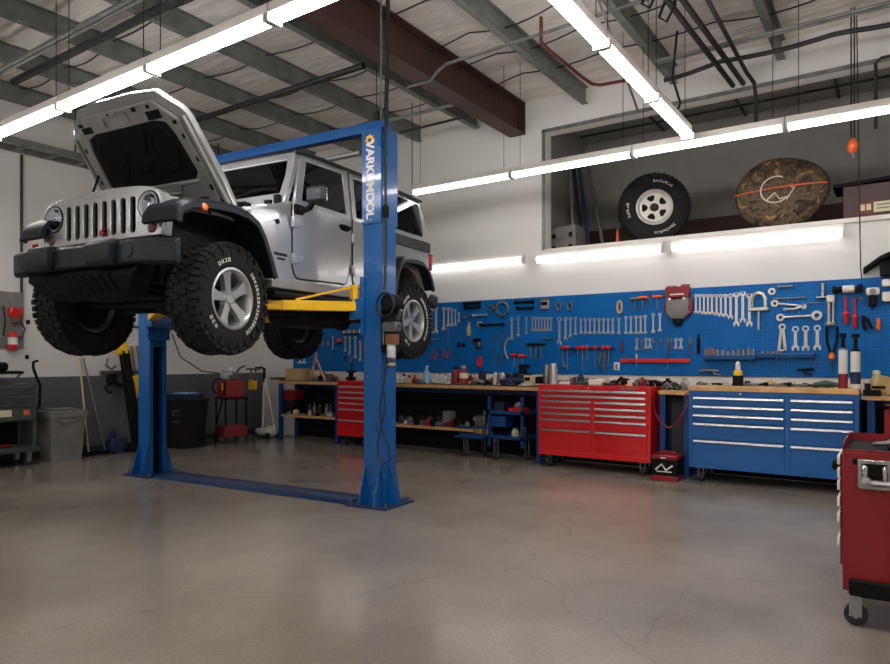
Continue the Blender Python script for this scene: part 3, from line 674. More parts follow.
for s in (1,-1):
    # normals must point outward (away from the wheel)
    fl=part('front_fender',flare(ff,s,.60),'flare_plastic',car,bevel=.004)
    part('marker_lamp',MB().lathe([(.045,-.012),(.045,.0),(.035,.015),(.0,.02)],n=16,ax='x',T=Matrix.Translation((s*.93,-.30,1.125))@Matrix.Scale(s,4,(1,0,0))@Matrix.Scale(.78,4)),'orange_lens',fl)
    part('rear_fender',flare(fr_,s,.74),'flare_plastic',car,bevel=.004)
    ln=MB(); ln.bx((s*.45,-.42,.55),(s*.60,.58,1.16))
    part('wheel_well',ln,'under_black',car)
    li=MB(); li.plate([(s*.60,y,z-.05) for y,z in ff[1:]],(0,0,-.01))
    # hood latch
    part('hood_latch',MB().box((s*.66,-.02,1.22),(.05,.05,.12)).box((s*.64,-.02,1.28),(.07,.03,.03)).cyl((s*.69,-.02,1.14),(s*.69,-.02,1.19),.02),'matte_black',car)
# grille
gp=[(-.70,.90),(.70,.90),(.715,1.0),(.715,1.12),(.70,1.19),(.66,1.245),(.60,1.28),(.45,1.305),(.2,1.32),(-.2,1.32),(-.45,1.305),(-.60,1.28),(-.66,1.245),(-.70,1.19),(-.715,1.12),(-.715,1.0)]
g=MB().prism(gp,-.50,-.468,'y')
gr=part('grille',g,'silver_paint',car)
ct=MB()
SL=[-.385+.11*k for k in range(8)]
for x in SL: ct.prism(rrect(x-.030,.945,x+.030,1.225,.024),-.6,-.40,'y')
for s in (-1,1): 
    ct.cyl((s*.565,-.6,1.14),(s*.565,-.46,1.14),.112,n=32)
cutmesh(gr,ct); bev(gr,.006)
part('radiator',MB().bx((-.50,-.445,.90),(.50,-.43,1.26)),'matte_black',gr)
part('lettering',MB().add([],[]).bx((-.09,-.503,1.262),(-.07,-.5,1.275)).bx((-.055,-.503,1.262),(-.035,-.5,1.275)).bx((-.02,-.503,1.262),(0,-.5,1.275)).bx((.015,-.503,1.262),(.035,-.5,1.275)).bx((.05,-.503,1.262),(.07,-.5,1.275)),'dull_steel',gr)
gs=MB().ring([(x,-.468,z) for x,z in gp],[(x*.93,-.468,(z-1.1)*.93+1.1) for x,z in gp],(0,.06,0))
part('grille_edge',gs,'silver_paint',car)
for s in (-1,1):
    hl=part('headlamp',MB().lathe([(.0,-.485),(.05,-.487),(.085,-.497),(.104,-.506),(.104,-.46),(0,-.46)],n=28,ax='y',T=Matrix.Translation((s*.565,0,1.14))),'headlamp_reflector',car)
    part('headlamp_ring',MB().lathe([(.105,-.46),(.105,-.507),(.109,-.511),(.113,-.507),(.113,-.46)],n=28,ax='y',T=Matrix.Translation((s*.565,0,1.14)),closed=True),'matte_black',hl)
    part('headlamp_lens',MB().lathe([(.098,-.497),(.08,-.512),(.04,-.52),(.0,-.522)],n=28,ax='y',T=Matrix.Translation((s*.565,0,1.14))),'glass_clear',hl)
    part('bulb_shield',MB().cyl((s*.565,-.468,1.14),(s*.565,-.50,1.14),.022,r1=.014),'chrome',hl)
    part('turn_signal',MB().lathe([(.046,-.49),(.046,-.508),(.035,-.514),(.0,-.518)],n=20,ax='y',T=Matrix.Translation((s*.605,0,.965))),'brown_lens',car)
part('ornament',MB().lathe([(0,-.53),(.026,-.525),(.026,-.505),(0,-.50)],n=14,ax='y',T=Matrix.Translation((.055,0,.965))).cyl((.07,-.52,.98),(.095,-.53,.995),.012),'red_lens',gr,label='small red ornament clipped on the grille')
# bumper
bp=MB()
for s in (-1,1):
    bp.loft([[(s*x,yf+.02,.655),(s*x,yf,.665),(s*x,yf,.81),(s*x,yf+.03,.84),(s*x,-.55,.84),(s*x,-.55,.655)] for x,yf in ((0,-.735),(.45,-.735),(.62,-.735),(.76,-.725),(.96,-.60))])
bump=part('front_bumper',bp,'flare_plastic',car,bevel=.008)
for s in (-1,1):
    part('bumper_pod',MB().loft([[(s*x,-.79,.67),(s*x,-.80,.70),(s*x,-.80,.80),(s*x,-.76,.85),(s*x,-.56,.85),(s*x,-.56,.65),(s*x,-.76,.65)] for x in (.22,.50)]),'flare_plastic',bump,bevel=.01)
for s in (-1,1):
    part('fog_lamp_blank',MB().cyl((s*.62,-.73,.745),(s*.62,-.742,.745),.055,n=20),'black_plastic',bump)
    if s<0: part('tow_hook',MB().tube([(s*.62,-.60,.84),(s*.62,-.64,.87),(s*.61,-.65,.895),(s*.60,-.62,.905)],.014,n=8),'red_lens',bump)
va=MB(); va.loft([[(-w,y,z),(w,y,z),(w-.02,y2,z),(-w+.02,y2,z)] for w,y,z,y2 in ((.66,-.66,.66,-.50),(.62,-.69,.58,-.50),(.50,-.62,.47,-.45),(.42,-.55,.43,-.42))])
for k in range(9): va.beam((-.44+k*.10,-.70,.60),(-.34+k*.09,-.62,.465),.03,.035)
part('skid_valance',va,'matte_black',bump,bevel=.004)
# hood
HA=R(53); hp=Vector((0,.36,1.17)); e=Vector((0,-math.cos(HA),math.sin(HA))); nn=Vector((0,-math.sin(HA),-math.cos(HA)))  # nn points to the underside
def H(x,s_,k=0): return hp+Vector((x,0,0))+e*s_+nn*k
oh=[(-.70,.13),(-.715,.40),(-.70,.70),(-.68,.96),(-.64,1.02),(-.46,1.18),(-.2,1.205),(.2,1.205),(.46,1.18),(.64,1.02),(.68,.96),(.70,.70),(.715,.40),(.70,.13)]
hd=MB(); hd.add([],[])
hd.loft([[tuple(H(x*.985,s_*.99+.005,-.035-.03*(1-(x/.75)**2))) for x,s_ in oh],[tuple(H(x,s_,-.012)) for x,s_ in oh],[tuple(H(x,s_,.03)) for x,s_ in oh]])
hood=part('hood',hd,'silver_paint',car,bevel=.006)
sk=[(-.61,.16),(-.64,.4),(-.62,.70),(-.60,.93),(-.56,.98),(-.42,1.12),(.42,1.12),(.56,.98),(.60,.93),(.62,.70),(.64,.4),(.61,.16)]
ik=[(-.48,.44),(-.535,.50),(-.52,.66),(-.50,.84),(-.46,.935),(-.36,.965),(.36,.965),(.46,.935),(.50,.84),(.52,.66),(.535,.50),(.48,.44)]
part('inner_frame',MB().ring([tuple(H(x,s_,.03)) for x,s_ in sk],[tuple(H(x,s_,.03)) for x,s_ in ik],nn*.035),'silver_inner',hood,bevel=.008)
pad=part('insulation_pad',MB().plate([tuple(H(x*.99,s_,.03)) for x,s_ in ik],nn*.028),'matte_black',hood,bevel=.008)
pr=MB()
for s in (-1,1):
    pr.tube([H(s*(.31+.13*math.cos(a*PI/9)),.72+.17*math.sin(a*PI/9),.058) for a in range(18)],.010,n=6,closed=True)
pr.box(H(0,.60,.06),(.16,.08,.03),r=(HA,0,0)); pr.beam(H(-.1,.72,.058),H(-.2,.9,.058),.03,.02); pr.beam(H(.1,.72,.058),H(.2,.9,.058),.03,.02)
part('pad_pressing',pr,'matte_black',pad)
for x,s_,w,h in ((-.42,1.01,.12,.055),(.38,1.01,.15,.07),(-.47,1.06,.05,.03),(.20,1.085,.05,.035),(.36,1.08,.035,.03),(-.10,1.085,.035,.03),(.575,.80,.025,.04),(.60,.60,.02,.04),(-.57,.85,.025,.04),(.555,.92,.04,.03),(-.60,.55,.02,.04),(.60,.35,.03,.05),(.05,.36,.045,.10)):
    part('frame_opening',MB().plate([tuple(H(x+a*w/2,s_+b_*h/2,.064)) for a,b_ in ((-1,-1),(1,-1),(1,1),(-1,1))],nn*.004),'matte_black',hood)
part('latch_loop',MB().tube([H(-.18,1.0,.07),H(-.18,1.08,.072),H(.10,1.08,.072),H(.10,1.0,.07)],.009,n=6),'silver_inner',hood)
part('safety_catch',MB().beam(H(-.06,1.10,.07),H(.0,1.10,.07),.02,.03),'silver_inner',hood)
part('stiffener',MB().tube([H(-.52,.42,.066),H(-.22,.42,.07),H(-.18,.34,.07),H(.26,.34,.07),H(.30,.42,.07),H(.52,.42,.066)],.014,n=6),'silver_inner',hood)
for s in (-1,1): part('stiffener',MB().beam(H(s*.675,.17,.04),H(s*.645,.95,.04),.03,.045),'silver_inner',hood)
for s in (-1,1): part('hood_hinge',MB().beam(H(s*.62,.20,.05),(s*.64,.44,1.32),.045,.04).box((s*.64,.45,1.325),(.06,.10,.05),ch=.01),'matte_black',hood)
part('prop_rod',MB().cyl((-.60,-.20,1.24),H(-.60,.62,.06),.011,n=6),'matte_black',hood)
# interior
for x in (-.36,.36):
    st=MB(); st.box((x,1.72,1.55),(.44,.14,.36),r=(R(-12),0,0),ch=.05); st.box((x,1.76,1.79),(.24,.09,.16),ch=.03)
    part('seat',st,'matte_black',car)
part('rear_seat',MB().box((0,2.55,1.52),(1.2,.14,.34),ch=.05),'matte_black',car)
part('steering_wheel',MB().tube([(.36+.18*math.cos(a*PI/10),1.22+.05*math.sin(a*PI/10),1.50+.17*math.sin(a*PI/10)) for a in range(20)],.016,closed=True),'matte_black',car)
part('dashboard',MB().bx((-.68,.98,1.40),(.68,1.14,1.52),ch=.03),'matte_black',car)
part('roll_bar',MB().tube([(-.58,1.95,1.4),(-.56,1.95,1.85),(-.48,1.95,1.92),(.48,1.95,1.92),(.56,1.95,1.85),(.58,1.95,1.4)],.035),'matte_black',car)
part('rear_view_mirror',MB().box((0,1.10,1.84),(.24,.03,.07),ch=.01),'matte_black',car)
# tail
rb=MB(); rb.bx((-.80,3.62,.62),(.80,3.82,.80),ch=.03)
part('rear_bumper',rb,'flare_plastic',car)
for s in (1,-1): part('tail_lamp',MB().bx((s*.66,3.60,1.10),(s*.795,3.67,1.32),ch=.015),'red_lens',car)
# underbody
ub=MB()
for s in (-1,1):
    ub.bx((s*.37,-.55,.50),(s*.45,3.65,.62)); ub.tube([(s*.40,.62,.50),(s*.42,.3,.45),(s*.44,.05,.40)],.035)
    ub.tube([(s*.40,2.2,.50),(s*.44,2.6,.45),(s*.46,2.9,.40)],.035)
for y in (-.45,.3,1.3,2.3,3.3): ub.bx((-.40,y-.05,.50),(.40,y+.05,.60))
frame_=part('chassis_frame',ub,'under_black',car,bevel=.005)
part('floor_pan',MB().bx((-.72,.60,.60),(.72,3.55,.70)),'under_black',frame_)
for y in (0,2.946):
    ax=MB(); ax.cyl((-.66,y,.445),(.66,y,.445),.045); ax.lathe([(0,-.14),(.08,-.12),(.13,-.04),(.135,.04),(.08,.11),(.05,.16),(0,.17)],n=16,ax='y',T=Matrix.Translation((-.12 if y else .22,y,.445)))
    for s in (-1,1): ax.cyl((s*.63,y,.445),(s*.69,y,.445),.09)
    part('axle',ax,'under_black',car)
    for s in (-1,1):
        sp=MB(); sp.tube([(s*.46+.06*math.cos(a*PI/4),y+.06*math.sin(a*PI/4),.50+a*.0085) for a in range(48)],.010,n=5); sp.cyl((s*.40,y+.12,.42),(s*.37,y+.12,.85),.03)
        part('coil_spring',sp,'under_black',car)
part('driveshaft',MB().cyl((.2,.15,.46),(.05,1.2,.58),.03).cyl((0,1.6,.58),(-.1,2.8,.47),.035),'under_black',car)
for s in (-1,1):
    part('control_arm',MB().cyl((s*.45,.02,.38),(s*.38,1.05,.47),.028),'under_black',car)
    part('control_arm',MB().cyl((s*.45,2.9,.36),(s*.40,2.0,.46),.03),'under_black',car)
    part('sway_link',MB().cyl((s*.5,-.3,.6),(s*.52,.02,.42),.015),'under_black',car)
part('front_skid',MB().bx((-.40,-.35,.44),(.40,.35,.52),ch=.02),'under_black',car)
part('tie_rod',MB().cyl((-.6,-.14,.42),(.6,-.14,.42),.02).cyl((-.5,.16,.5),(.55,.10,.42),.02),'under_black',car)
part('transfer_case',MB().bx((-.22,1.0,.42),(.22,1.7,.62),ch=.05),'under_black',car)
ft=MB(); ft.box((.15,1.95,.43),(.55,.80,.26),ch=.08)
part('fuel_tank',ft,'under_black',car)
part('muffler',MB().cyl((-.55,3.3,.55),(.3,3.3,.55),.10).tube([(.3,1.0,.45),(.32,1.8,.43),(.3,2.4,.5),(.28,3.2,.55)],.03),'under_black',car)
# ---- wheels
def tyre_mesh(Rr,w,rim,blocks=46,big=True):
    m=MB(); h=w/2
    m.lathe([(rim,-h*.78),(rim+.03,-h*.95),(rim+.09,-h*1.0),(Rr-.075,-h*.98),(Rr-.025,-h*.86),(Rr-.014,-h*.5),(Rr-.012,0),(Rr-.014,h*.5),(Rr-.025,h*.86),(Rr-.075,h*.98),(rim+.09,h*1.0),(rim+.03,h*.95),(rim,h*.78)],n=64,ax='x',closed=True)
    for k in range(blocks):
        a=2*PI*k/blocks
        for j,(x,dx,da,off) in enumerate(((-.80,.46,.80,0),(-.27,.50,.76,.5),(.27,.50,.76,0),(.80,.46,.80,.5))):
            t=a+off*2*PI/blocks+ (.25 if (k%2 and j in(1,2)) else 0)*2*PI/blocks; wd=2*PI*Rr/blocks*da; rr=Rr-.012
            T=Matrix.Rotation(t,4,'X')@Matrix.Translation((x*h+(.012 if k%2 else -.012)*(1 if j in(1,2) else .3),0,rr))@Matrix.Rotation(R(-14 if x<0 else 14)*(1 if abs(x)<.5 else 0),4,'Z')@Matrix.Rotation(R(18)*(1 if x>.5 else -1 if x<-.5 else 0),4,'Y')
            q=MB().box((0,0,0),(dx*h,wd,.028),taper=.88); m.add([T@Vector(v) for v in q.v],q.f)
        for s in (-1,1):
            if k%2==(s>0):
                T=Matrix.Rotation(a,4,'X')@Matrix.Translation((s*h*.985,0,Rr-.075)); q=MB().box((0,0,0),(.014,2*PI*Rr/blocks*.8,.06)); m.add([T@Vector(v) for v in q.v],q.f)
    return m.mesh('tire','tire_rubber',ang=30)
def letters_mesh(r0,r1,x,spans,mat='white_plastic'):
    m=MB(); q=random.Random(3)
    for a0,a1 in spans:
        n=max(3,int((a1-a0)/6.2))
        for i in range(n):
            a=a0+(a1-a0)*i/n; w=(a1-a0)/n*.62
            f=lambda aa,r:(x,r*math.cos(R(aa)),r*math.sin(R(aa)))
            k=i%3
            def seg(b0,b1,c0,c1): m.plate([f(a+w*b0,r0+(r1-r0)*c0),f(a+w*b1,r0+(r1-r0)*c0),f(a+w*b1,r0+(r1-r0)*c1),f(a+w*b0,r0+(r1-r0)*c1)],(.003,0,0))
            seg(0,.28,0,1)
            if k!=1: seg(.72,1,0,1)
            seg(.28,1,.0,.22) if k!=2 else seg(.28,.72,.4,.6)
            if k!=2: seg(.28,.9,.78,1)
    return m.mesh('lettering',mat)
def rim_mesh(rr,w,x0,spokes=5,style=0):
    m=MB()
    m.lathe([(rr+.004,x0),(rr+.01,x0+.012),(rr-.008,x0+.016),(rr-.022,x0-.0),(rr-.03,x0-.05),(rr-.05,x0-.16),(rr-.02,x0-.2),(rr+.002,x0-.2)],n=48,ax='x',closed=True)
    m.lathe([(.0,x0-.02),(.035,x0-.018),(.042,x0-.028),(.075,x0-.034),(.085,x0-.06),(.0,x0-.075)],n=30,ax='x')
    for k in range(spokes):
        a=2*PI*k/spokes+PI/2
        T=Matrix.Rotation(a,4,'X')
        def q(r,wd,xx,t): return [(xx,-wd,r),(xx-.0,wd,r),(xx-t,wd*1.12,r),(xx-t,-wd*1.12,r)]
        ls=[q(.05,.034,x0-.026,.05),q(.10,.032,x0-.022,.045),q(.16,.038,x0-.018,.04),q(rr-.035,.052,x0-.012,.045),q(rr-.008,.064,x0-.008,.05)]
        m.add([],[]); s=MB().loft(ls); m.add([T@Vector(v) for v in s.v],s.f)
    return m.mesh('rim','alloy',ang=35)
TM=tyre_mesh(.456,.275,.243); RM=rim_mesh(.247,.2,.118); LM=letters_mesh(.302,.334,.1385,((-55,55),(105,135),(215,238)))
nm=MB()
for k in range(5):
    a=2*PI*k/5+PI/2+PI/5; nm.cyl((.075,.058*math.cos(a),.058*math.sin(a)),(.105,.058*math.cos(a),.058*math.sin(a)),.012,n=6)
NM=nm.mesh('lug_nuts','chrome')
BM_=MB().lathe([(0,.0),(.12,.0),(.12,.015),(0,.015)],n=30,ax='x').mesh('brake_disc','under_black')
BB=MB().lathe([(.0,-.05),(.235,-.05),(.235,-.04),(.0,-.04)],n=30,ax='x').mesh('b','under_black')
for s in (1,-1):
    for y in (0,2.946):
        rz=0 if s>0 else PI
        st=R(6) if y==0 else 0
        w=link('tire',TM,car,(.79 if s>0 else -.85,y,.437 if y==0 else .405),(R(17) if y else R(-7),0,0)); w.rotation_euler=(R(11 if y else -6),0,rz+st)
        for n_,me in (('rim',RM),('lettering',LM),('lug_nuts',NM),('brake_disc',BM_),('wheel_backing',BB)): link(n_,me,w)
P('cream_rim',(205,198,186),.4,.2,.1,10)
# ---------------------------------------------------------------- pegboard wall
PZ0=1.245; PZ1=2.38; PX0=-9.6; PX1=2.2; PY=8.965
pb=MB().bx((PX0,PY,PZ0),(PX1,WY-.002,PZ1))
solo('pegboard',pb,'peg','long blue perforated tool board on the back wall above the benches','pegboard')
seam=MB()
for x in (-8.2,-6.6,-5.0,-3.4,-1.8,-.2,1.4): pass
def on(px,py): 
    v=onY(px,py,PY); return v.x,v.z
def place(name,mb,mat,px,py,label,cat,group=None,rot=None,dy=0,bevel=0,dz=0):
    x,z=on(px,py)
    return solo(name,mb,mat,label,cat,(x,PY-dy,z+dz),group=group,rot=rot,bevel=bevel)
def span(px,y0,y1):
    x,z0=on(px,y0); _,z1=on(px,y1); return x,z0,z1
def wrench_mb(L,ring_top=True,hw=None,two_open=False):
    m=MB(); hw=hw or max(.022,L*.085); sh=hw*.42; t=.008
    def ringp(cz):
        o=[(hw*math.cos(a*PI/8),0,cz+hw*math.sin(a*PI/8)) for a in range(16)]; i=[(hw*.55*math.cos(a*PI/8),0,cz+hw*.55*math.sin(a*PI/8)) for a in range(16)]
        m.ring(o,i,(0,-t*1.5,0))
    def openp(cz,s):
        a0=-60 if s<0 else 120
        out=[(hw*1.1*math.cos(R(a)),0,cz+s*hw*1.1*math.sin(R(a))) for a in range(-220,41,20)]
        out=[(hw*1.1*math.cos(R(a)),cz+s*hw*1.1*math.sin(R(a))) for a in range(-230,51,20)]
        inn=[(hw*.5*math.cos(R(a)),cz+s*hw*(.5*math.sin(R(a))+.25)) for a in range(40,-221,-52)]
        # jaw polygon open on the far side
        m.prism([(x,z) for x,z in out]+[(x,z) for x,z in inn],0,-t*1.3,'y')
    openp(-L+hw,-1)
    (openp(-hw,1) if two_open else ringp(-hw))
    m.prism([(-sh,-hw*1.8),(sh,-hw*1.8),(sh*1.15,-L+hw*1.7),(-sh*1.15,-L+hw*1.7)],-.001,-t,'y')
    m.cyl((0,.0,-hw*.2),(0,-.02,-hw*.2),.004,n=6)
    return m
def wrench_row(items,desc,group,two_open=False,mat='tool_chrome'):
    n=len(items)
    for i,it in enumerate(items):
        px,y0,y1=it[:3]; x,zt,zb=span(px,y0,y1)
        hw=it[3] if len(it)>3 else None
        solo('combination_wrench',wrench_mb(zt-zb,hw=hw,two_open=two_open),mat,'%s wrench %s'%(nth(i,n),desc),'wrench',(x,PY,zt),group=group)
wrench_row([(431,308,334),(436.3,307,334),(444,307,331),(448.5,307,327),(452,308,327),(455.5,309,326),(459,312,323)],'beside the rear tire','wrenches beside the rear tire')
wrench_row([(512,317,341),(518.5,317,337),(526.5,317,335)],'of the big three below the round ring','large wrenches under the ring')
wrench_row([(532.5+3.1*i,317,332) for i in range(7)],'of the small set below the square clamp case','small wrenches beside the large ones')
wrench_row([(559.5,317,345),(565.7,317,341),(570.6,317,338),(575.6,317,335.5)]+[(581+4.55*i,318,334.5) for i in range(8)]+[(619,317.5,335),(626,316,334.5),(631,316,334.5),(636.2,315.5,334.5),(640.8,315.5,334.5),(645.2,315,334.5)],'of the long middle row left of the reel','wrenches of the middle row')
wrench_row([(653.3,313,333.5),(660,313,332)],'of the short pair beside the reel','wrench pair left of the reel')
wrench_row([(696,294,314),(700,294,314),(704,294,315),(708,294,315),(712,294,315),(716.6,294,316),(721,294,317),(725.6,294,317.5),(730.6,293.5,319.5)],'of the upper row right of the reel','wrenches right of the reel')
wrench_row([(736.4,292,327,.034),(742.8,291,323,.032),(749.5,293,327,.034)],'of the large three left of the horseshoe clamp','large wrenches near the horseshoe clamp',two_open=True)
wrench_row([(795.5,326,351.5,.038),(805.7,325.5,351.5,.038),(817.3,325,351,.038)],'of the three wide ring wrenches above the short blue shelf','ring wrenches above the short shelf')
# small row under the middle row: pliers, picks, small tools
def pliers_mb(L,grip=None,open_=.18):
    m=MB(); w=L*.06
    m.prism([(-w*.5,0),(w*.5,0),(w*1.5,-L*.25),(w*1.2,-L*.36),(-w*1.2,-L*.36),(-w*1.5,-L*.25)],0,-.012,'y','dull_steel')
    for s in (-1,1):
        pts=[(s*w*.6,-.008,-L*.33),(s*L*(open_*.5),-.008,-L*.55),(s*L*open_*.55,-.008,-L*.8),(s*L*open_*.4,-.008,-L)]
        m.tube(pts,w*.5,grip or 'dull_steel',n=6)
    return m
def screwdriver_mb(L,mat='red_plastic',shaft='steel',hr=.016,hl=.4):
    m=MB(); m.lathe([(0,0),(hr*.8,-.003),(hr,-L*.05),(hr*.8,-L*hl*.45),(hr,-L*hl*.8),(hr*.55,-L*hl),(0,-L*hl)],mat,n=10,T=Matrix.Translation((0,-hr,0)))
    m.cyl((0,-hr,-L*hl),(0,-hr,-L),.004,shaft,n=6); return m
def hammer_mb(L,head='matte_black',handle='dull_steel'):
    m=MB(); m.cyl((-.055,-.02,0),(.05,-.02,0),.019,head,n=10); m.prism([(.05,-.014),(.05,.014),(.085,.004),(.085,-.004)],-.03,-.01,'y',head)
    m.tube([(0,-.02,0),(0,-.02,-L*.5),(0,-.02,-L)],[.008,.009,.013],handle,n=8); return m
xs=[(637,350.5),(641.5,350.5),(646,349.5),(650,349),(653.5,350.5),(661,347.5),(667.5,351),(671,350),(676,349.5),(681,349.5)]
for i,(px,yb) in enumerate(xs):
    x,zt,zb=span(px,338,yb); L=zt-zb
    nm,mb_=[('combination_wrench',wrench_mb(L)),('pliers',pliers_mb(L)),('pliers',pliers_mb(L,'dark_red'))][(0,1,0,0,1,2,1,2,0,0)[i]]
    solo(nm,mb_,'tool_chrome' if nm!='pliers' else None,'small %s, %s above the red rail'%('wrench' if nm!='pliers' else 'pliers',nth(i,len(xs))),'wrench' if nm!='pliers' else 'pliers',(x,PY,zt),group='small tools over the red rail')
# red magnetic rail with tools
def rail(px0,px1,y0,y1,mat,label,dep=.03):
    x0,z0=on(px0,y0); x1,z1=on(px1,y0); h=on(px0,y0)[1]-on(px0,y1)[1]
    m=MB().box((0,-dep/2,-h/2),(x1-x0,dep,h),ch=.004)
    return solo('tool_rail',m,mat,label,'tool rail',((x0+x1)/2,PY,(z0+z1)/2))
rail(621,690,358.5,362.5,'red_plastic','long red tool rail on the board above the gap between the chests')
for i,(px,y0,y1) in enumerate(((627,355,362),(637.5,354,366),(668.5,351,369))):
    x,zt,zb=span(px,y0,y1); solo('screwdriver',screwdriver_mb(zt-zb,['dull_steel','tan_plastic','dull_steel'][i],hr=.012),None,'%s thin tool stuck on the long red rail'%nth(i,3),'screwdriver',(x,PY-.032,zt),group='tools on the red rail')
# red screwdriver rack: handles above a holder
rk=[(564,2),(568.5,2),(579,2.3),(583.5,2.3),(588,2.3),(596.5,2),(605,2),(609.5,2)]
x0,z0=on(561,349); x1,_=on(615,349)
solo('tool_rail',MB().box(((x1-x0)/2,-.02,0),(x1-x0,.04,.014)),'matte_black','black holder strip carrying the red screwdrivers on the board above the red chest','tool rail',(x0,PY,z0))
for i,(px,w) in enumerate(rk):
    x,zt,zb=span(px,345.5,(364,371,356,371,360,368,372,366)[i]); L=zt-zb
    m=MB(); m.cyl((-.028,-.045,-.03),(.028,-.045,-.03),.021,'red_plastic',n=10); m.lathe([(0,.0),(.02,-.004),(.024,-.03),(.012,-.05)],'red_plastic',n=10,T=Matrix.Translation((0,-.045,0))); m.cyl((0,-.045,-.05),(0,-.045,-L),.0055,'steel',n=6)
    solo('screwdriver',m,None,'red-handled screwdriver, %s in the rack above the red chest'%nth(i,len(rk)),'screwdriver',(x,PY,zt),group='red screwdrivers above the red chest')
x,z=on(566,362); solo('pipe_clamp',MB().tube([(-.03,-.02,.03),(-.03,-.02,-.03),(.02,-.02,-.035),(.035,-.02,0)],.012,n=6),'tool_chrome','small chrome clamp hanging under the red screwdriver rack','clamp',(x,PY,z-.03))
for i,(px,yt,yb) in enumerate(((602,352,366),(606,352,370))):
    x,zt,zb=span(px,yt,yb); solo('pliers',pliers_mb(zt-zb),None,'%s pliers under the right end of the red screwdriver rack'%('left','right')[i],'pliers',(x,PY-.042,zt))
# ---- upper left group
def bar(px0,px1,y,th,mat,label,name='extension_bar',cat='bar',d=.02):
    x0,z=on(px0,y); x1,_=on(px1,y); L=x1-x0
    m=MB().cyl((0,-d,0),(L,-d,0),th); m.cyl((0,-d,0),(L*.15,-d,0),th*1.5); m.cyl((L*.9,-d,0),(L,-d,0),th*1.25); m.cyl((L*.2,0,0),(L*.2,-d,0),.004,n=5)
    return solo(name,m,mat,label,cat,(x0,PY,z))
bar(464.5,481,303.8,.022,'matte_black','upper thick black bar near the top left of the visible board')
bar(465,481,308,.018,'matte_black','lower thick black bar near the top left of the visible board')
bar(473,488,315.5,.012,'tool_chrome','short chrome bar under the two thick black bars')
bar(515,534,302.5,.02,'matte_black','upper black bar right of the round ring')
bar(517,534,308.5,.018,'matte_black','lower black bar right of the round ring')
bar(429,440,339.8,.014,'dull_steel','short steel bar beside the rear tire low on the board')
bar(544,553,338.8,.012,'dull_steel','short steel bar under the small wrench set')
x,z=on(503,309)
rg=MB()
for k in range(12):
    a=k*PI/6; rg.box((.10*math.cos(a),-.02,.10*math.sin(a)),(.05,.03,.04),r=(0,-a+PI/2,0),ch=.008)
rg.tube([(.10*math.cos(a*PI/12),-.02,.10*math.sin(a*PI/12)) for a in range(24)],.016,closed=True)
solo('socket_ring',rg,'dull_steel','round dark ring of sockets hung high on the board','ring',(x,PY,z))
place('pipe_clamp',MB().ring([(.05*math.cos(a*PI/6),0,.05*math.sin(a*PI/6)) for a in range(12)],[(.026*math.cos(a*PI/6),0,.026*math.sin(a*PI/6)) for a in range(12)],(0,-.02,0)).box((.05,-.015,-.02),(.05,.03,.03),ch=.006),'dull_steel',491,307.5,'small round clamp left of the socket ring','clamp')
bar(480,505,325,.016,'matte_black','black ratchet bar with ring head under the socket ring',name='ratchet',cat='ratchet')
place('ring_wrench_head',MB().ring([(.045*math.cos(a*PI/6),0,.045*math.sin(a*PI/6)) for a in range(12)],[(.022*math.cos(a*PI/6),0,.022*math.sin(a*PI/6)) for a in range(12)],(0,-.02,0)),'tool_chrome',480,324,'chrome ring at the head of the black ratchet','ring')
place('utility_knife',MB().loft([[(-.02,-.0,-.11),(.02,0,-.11),(.02,-.03,-.11),(-.02,-.03,-.11)],[(-.03,0,-.04),(.03,0,-.04),(.03,-.035,-.04),(-.03,-.035,-.04)],[(-.022,0,.05),(.022,0,.05),(.022,-.03,.05),(-.022,-.03,.05)]]).box((0,-.015,.08),(.025,.02,.06)),'tan_plastic',469.5,329,'tan handled knife under the short chrome bar','knife',bevel=.006)
place('spring_clamp',MB().tube([(-.05,-.02,-.01),(0,-.02,.03),(.05,-.02,0)],.014).box((0,-.02,0),(.05,.03,.05),ch=.01),'dull_steel',466,317.5,'small dark spring clamp above the tan knife','clamp')
place('caliper',MB().box((0,-.012,.0),(.16,.02,.02)).box((-.05,-.016,.03),(.03,.02,.05)).box((.03,-.016,.02),(.03,.02,.04)),'matte_black',462,345.5,'black caliper low on the board near the rear tire','caliper')
dr=MB(); dr.cyl((-.07,-.04,.03),(.05,-.04,.03),.03,'matte_black',n=12); dr.cyl((-.10,-.04,.03),(-.07,-.04,.03),.014,'steel'); dr.box((.03,-.04,-.04),(.04,.04,.10),'copper',r=(0,R(-12),0),ch=.01); dr.box((.02,-.04,-.09),(.07,.05,.03),'matte_black',ch=.006)
place('cordless_drill',dr,None,478.5,342,'black and copper coloured drill hanging on the board above the red bottles','drill')
for i,(px,y0,y1) in enumerate(((494.5,334,348),(502,333,347),(496,354,364),(502,353,364))):
    x,zt,zb=span(px,y0,y1); solo('file',MB().prism([(-.012,0),(.012,0),(.009,-(zt-zb)),(-.009,-(zt-zb))],0,-.008,'y'),'dull_steel','thin steel file, %s of the loose group in the lower middle left'%('upper left','upper right','lower left','lower right')[i],'file',(x,PY,zt),group='files low on the board')
x,z=on(507,348)
solo('bent_hose',MB().tube([(.05,-.02,.16),(-.01,-.02,.09),(-.03,-.02,0),(-.01,-.02,-.10),(.03,-.02,-.16)],.011),'tool_chrome','curved pale hose hung on the board right of the thin files','hose',(x,PY,z))
for i,(px,y) in enumerate(((515,355),(523,356))):
    x,z=on(px,y); solo('t_handle_driver',MB().cyl((-.05,-.03,0),(.05,-.03,0),.025,'red_plastic').cyl((0,-.03,0),(0,-.03,-.18),.006,'steel',n=6),None,'red T-handled driver, %s of the pair below the big wrenches'%('left','right')[i],'driver',(x,PY,z),group='red T-handles')
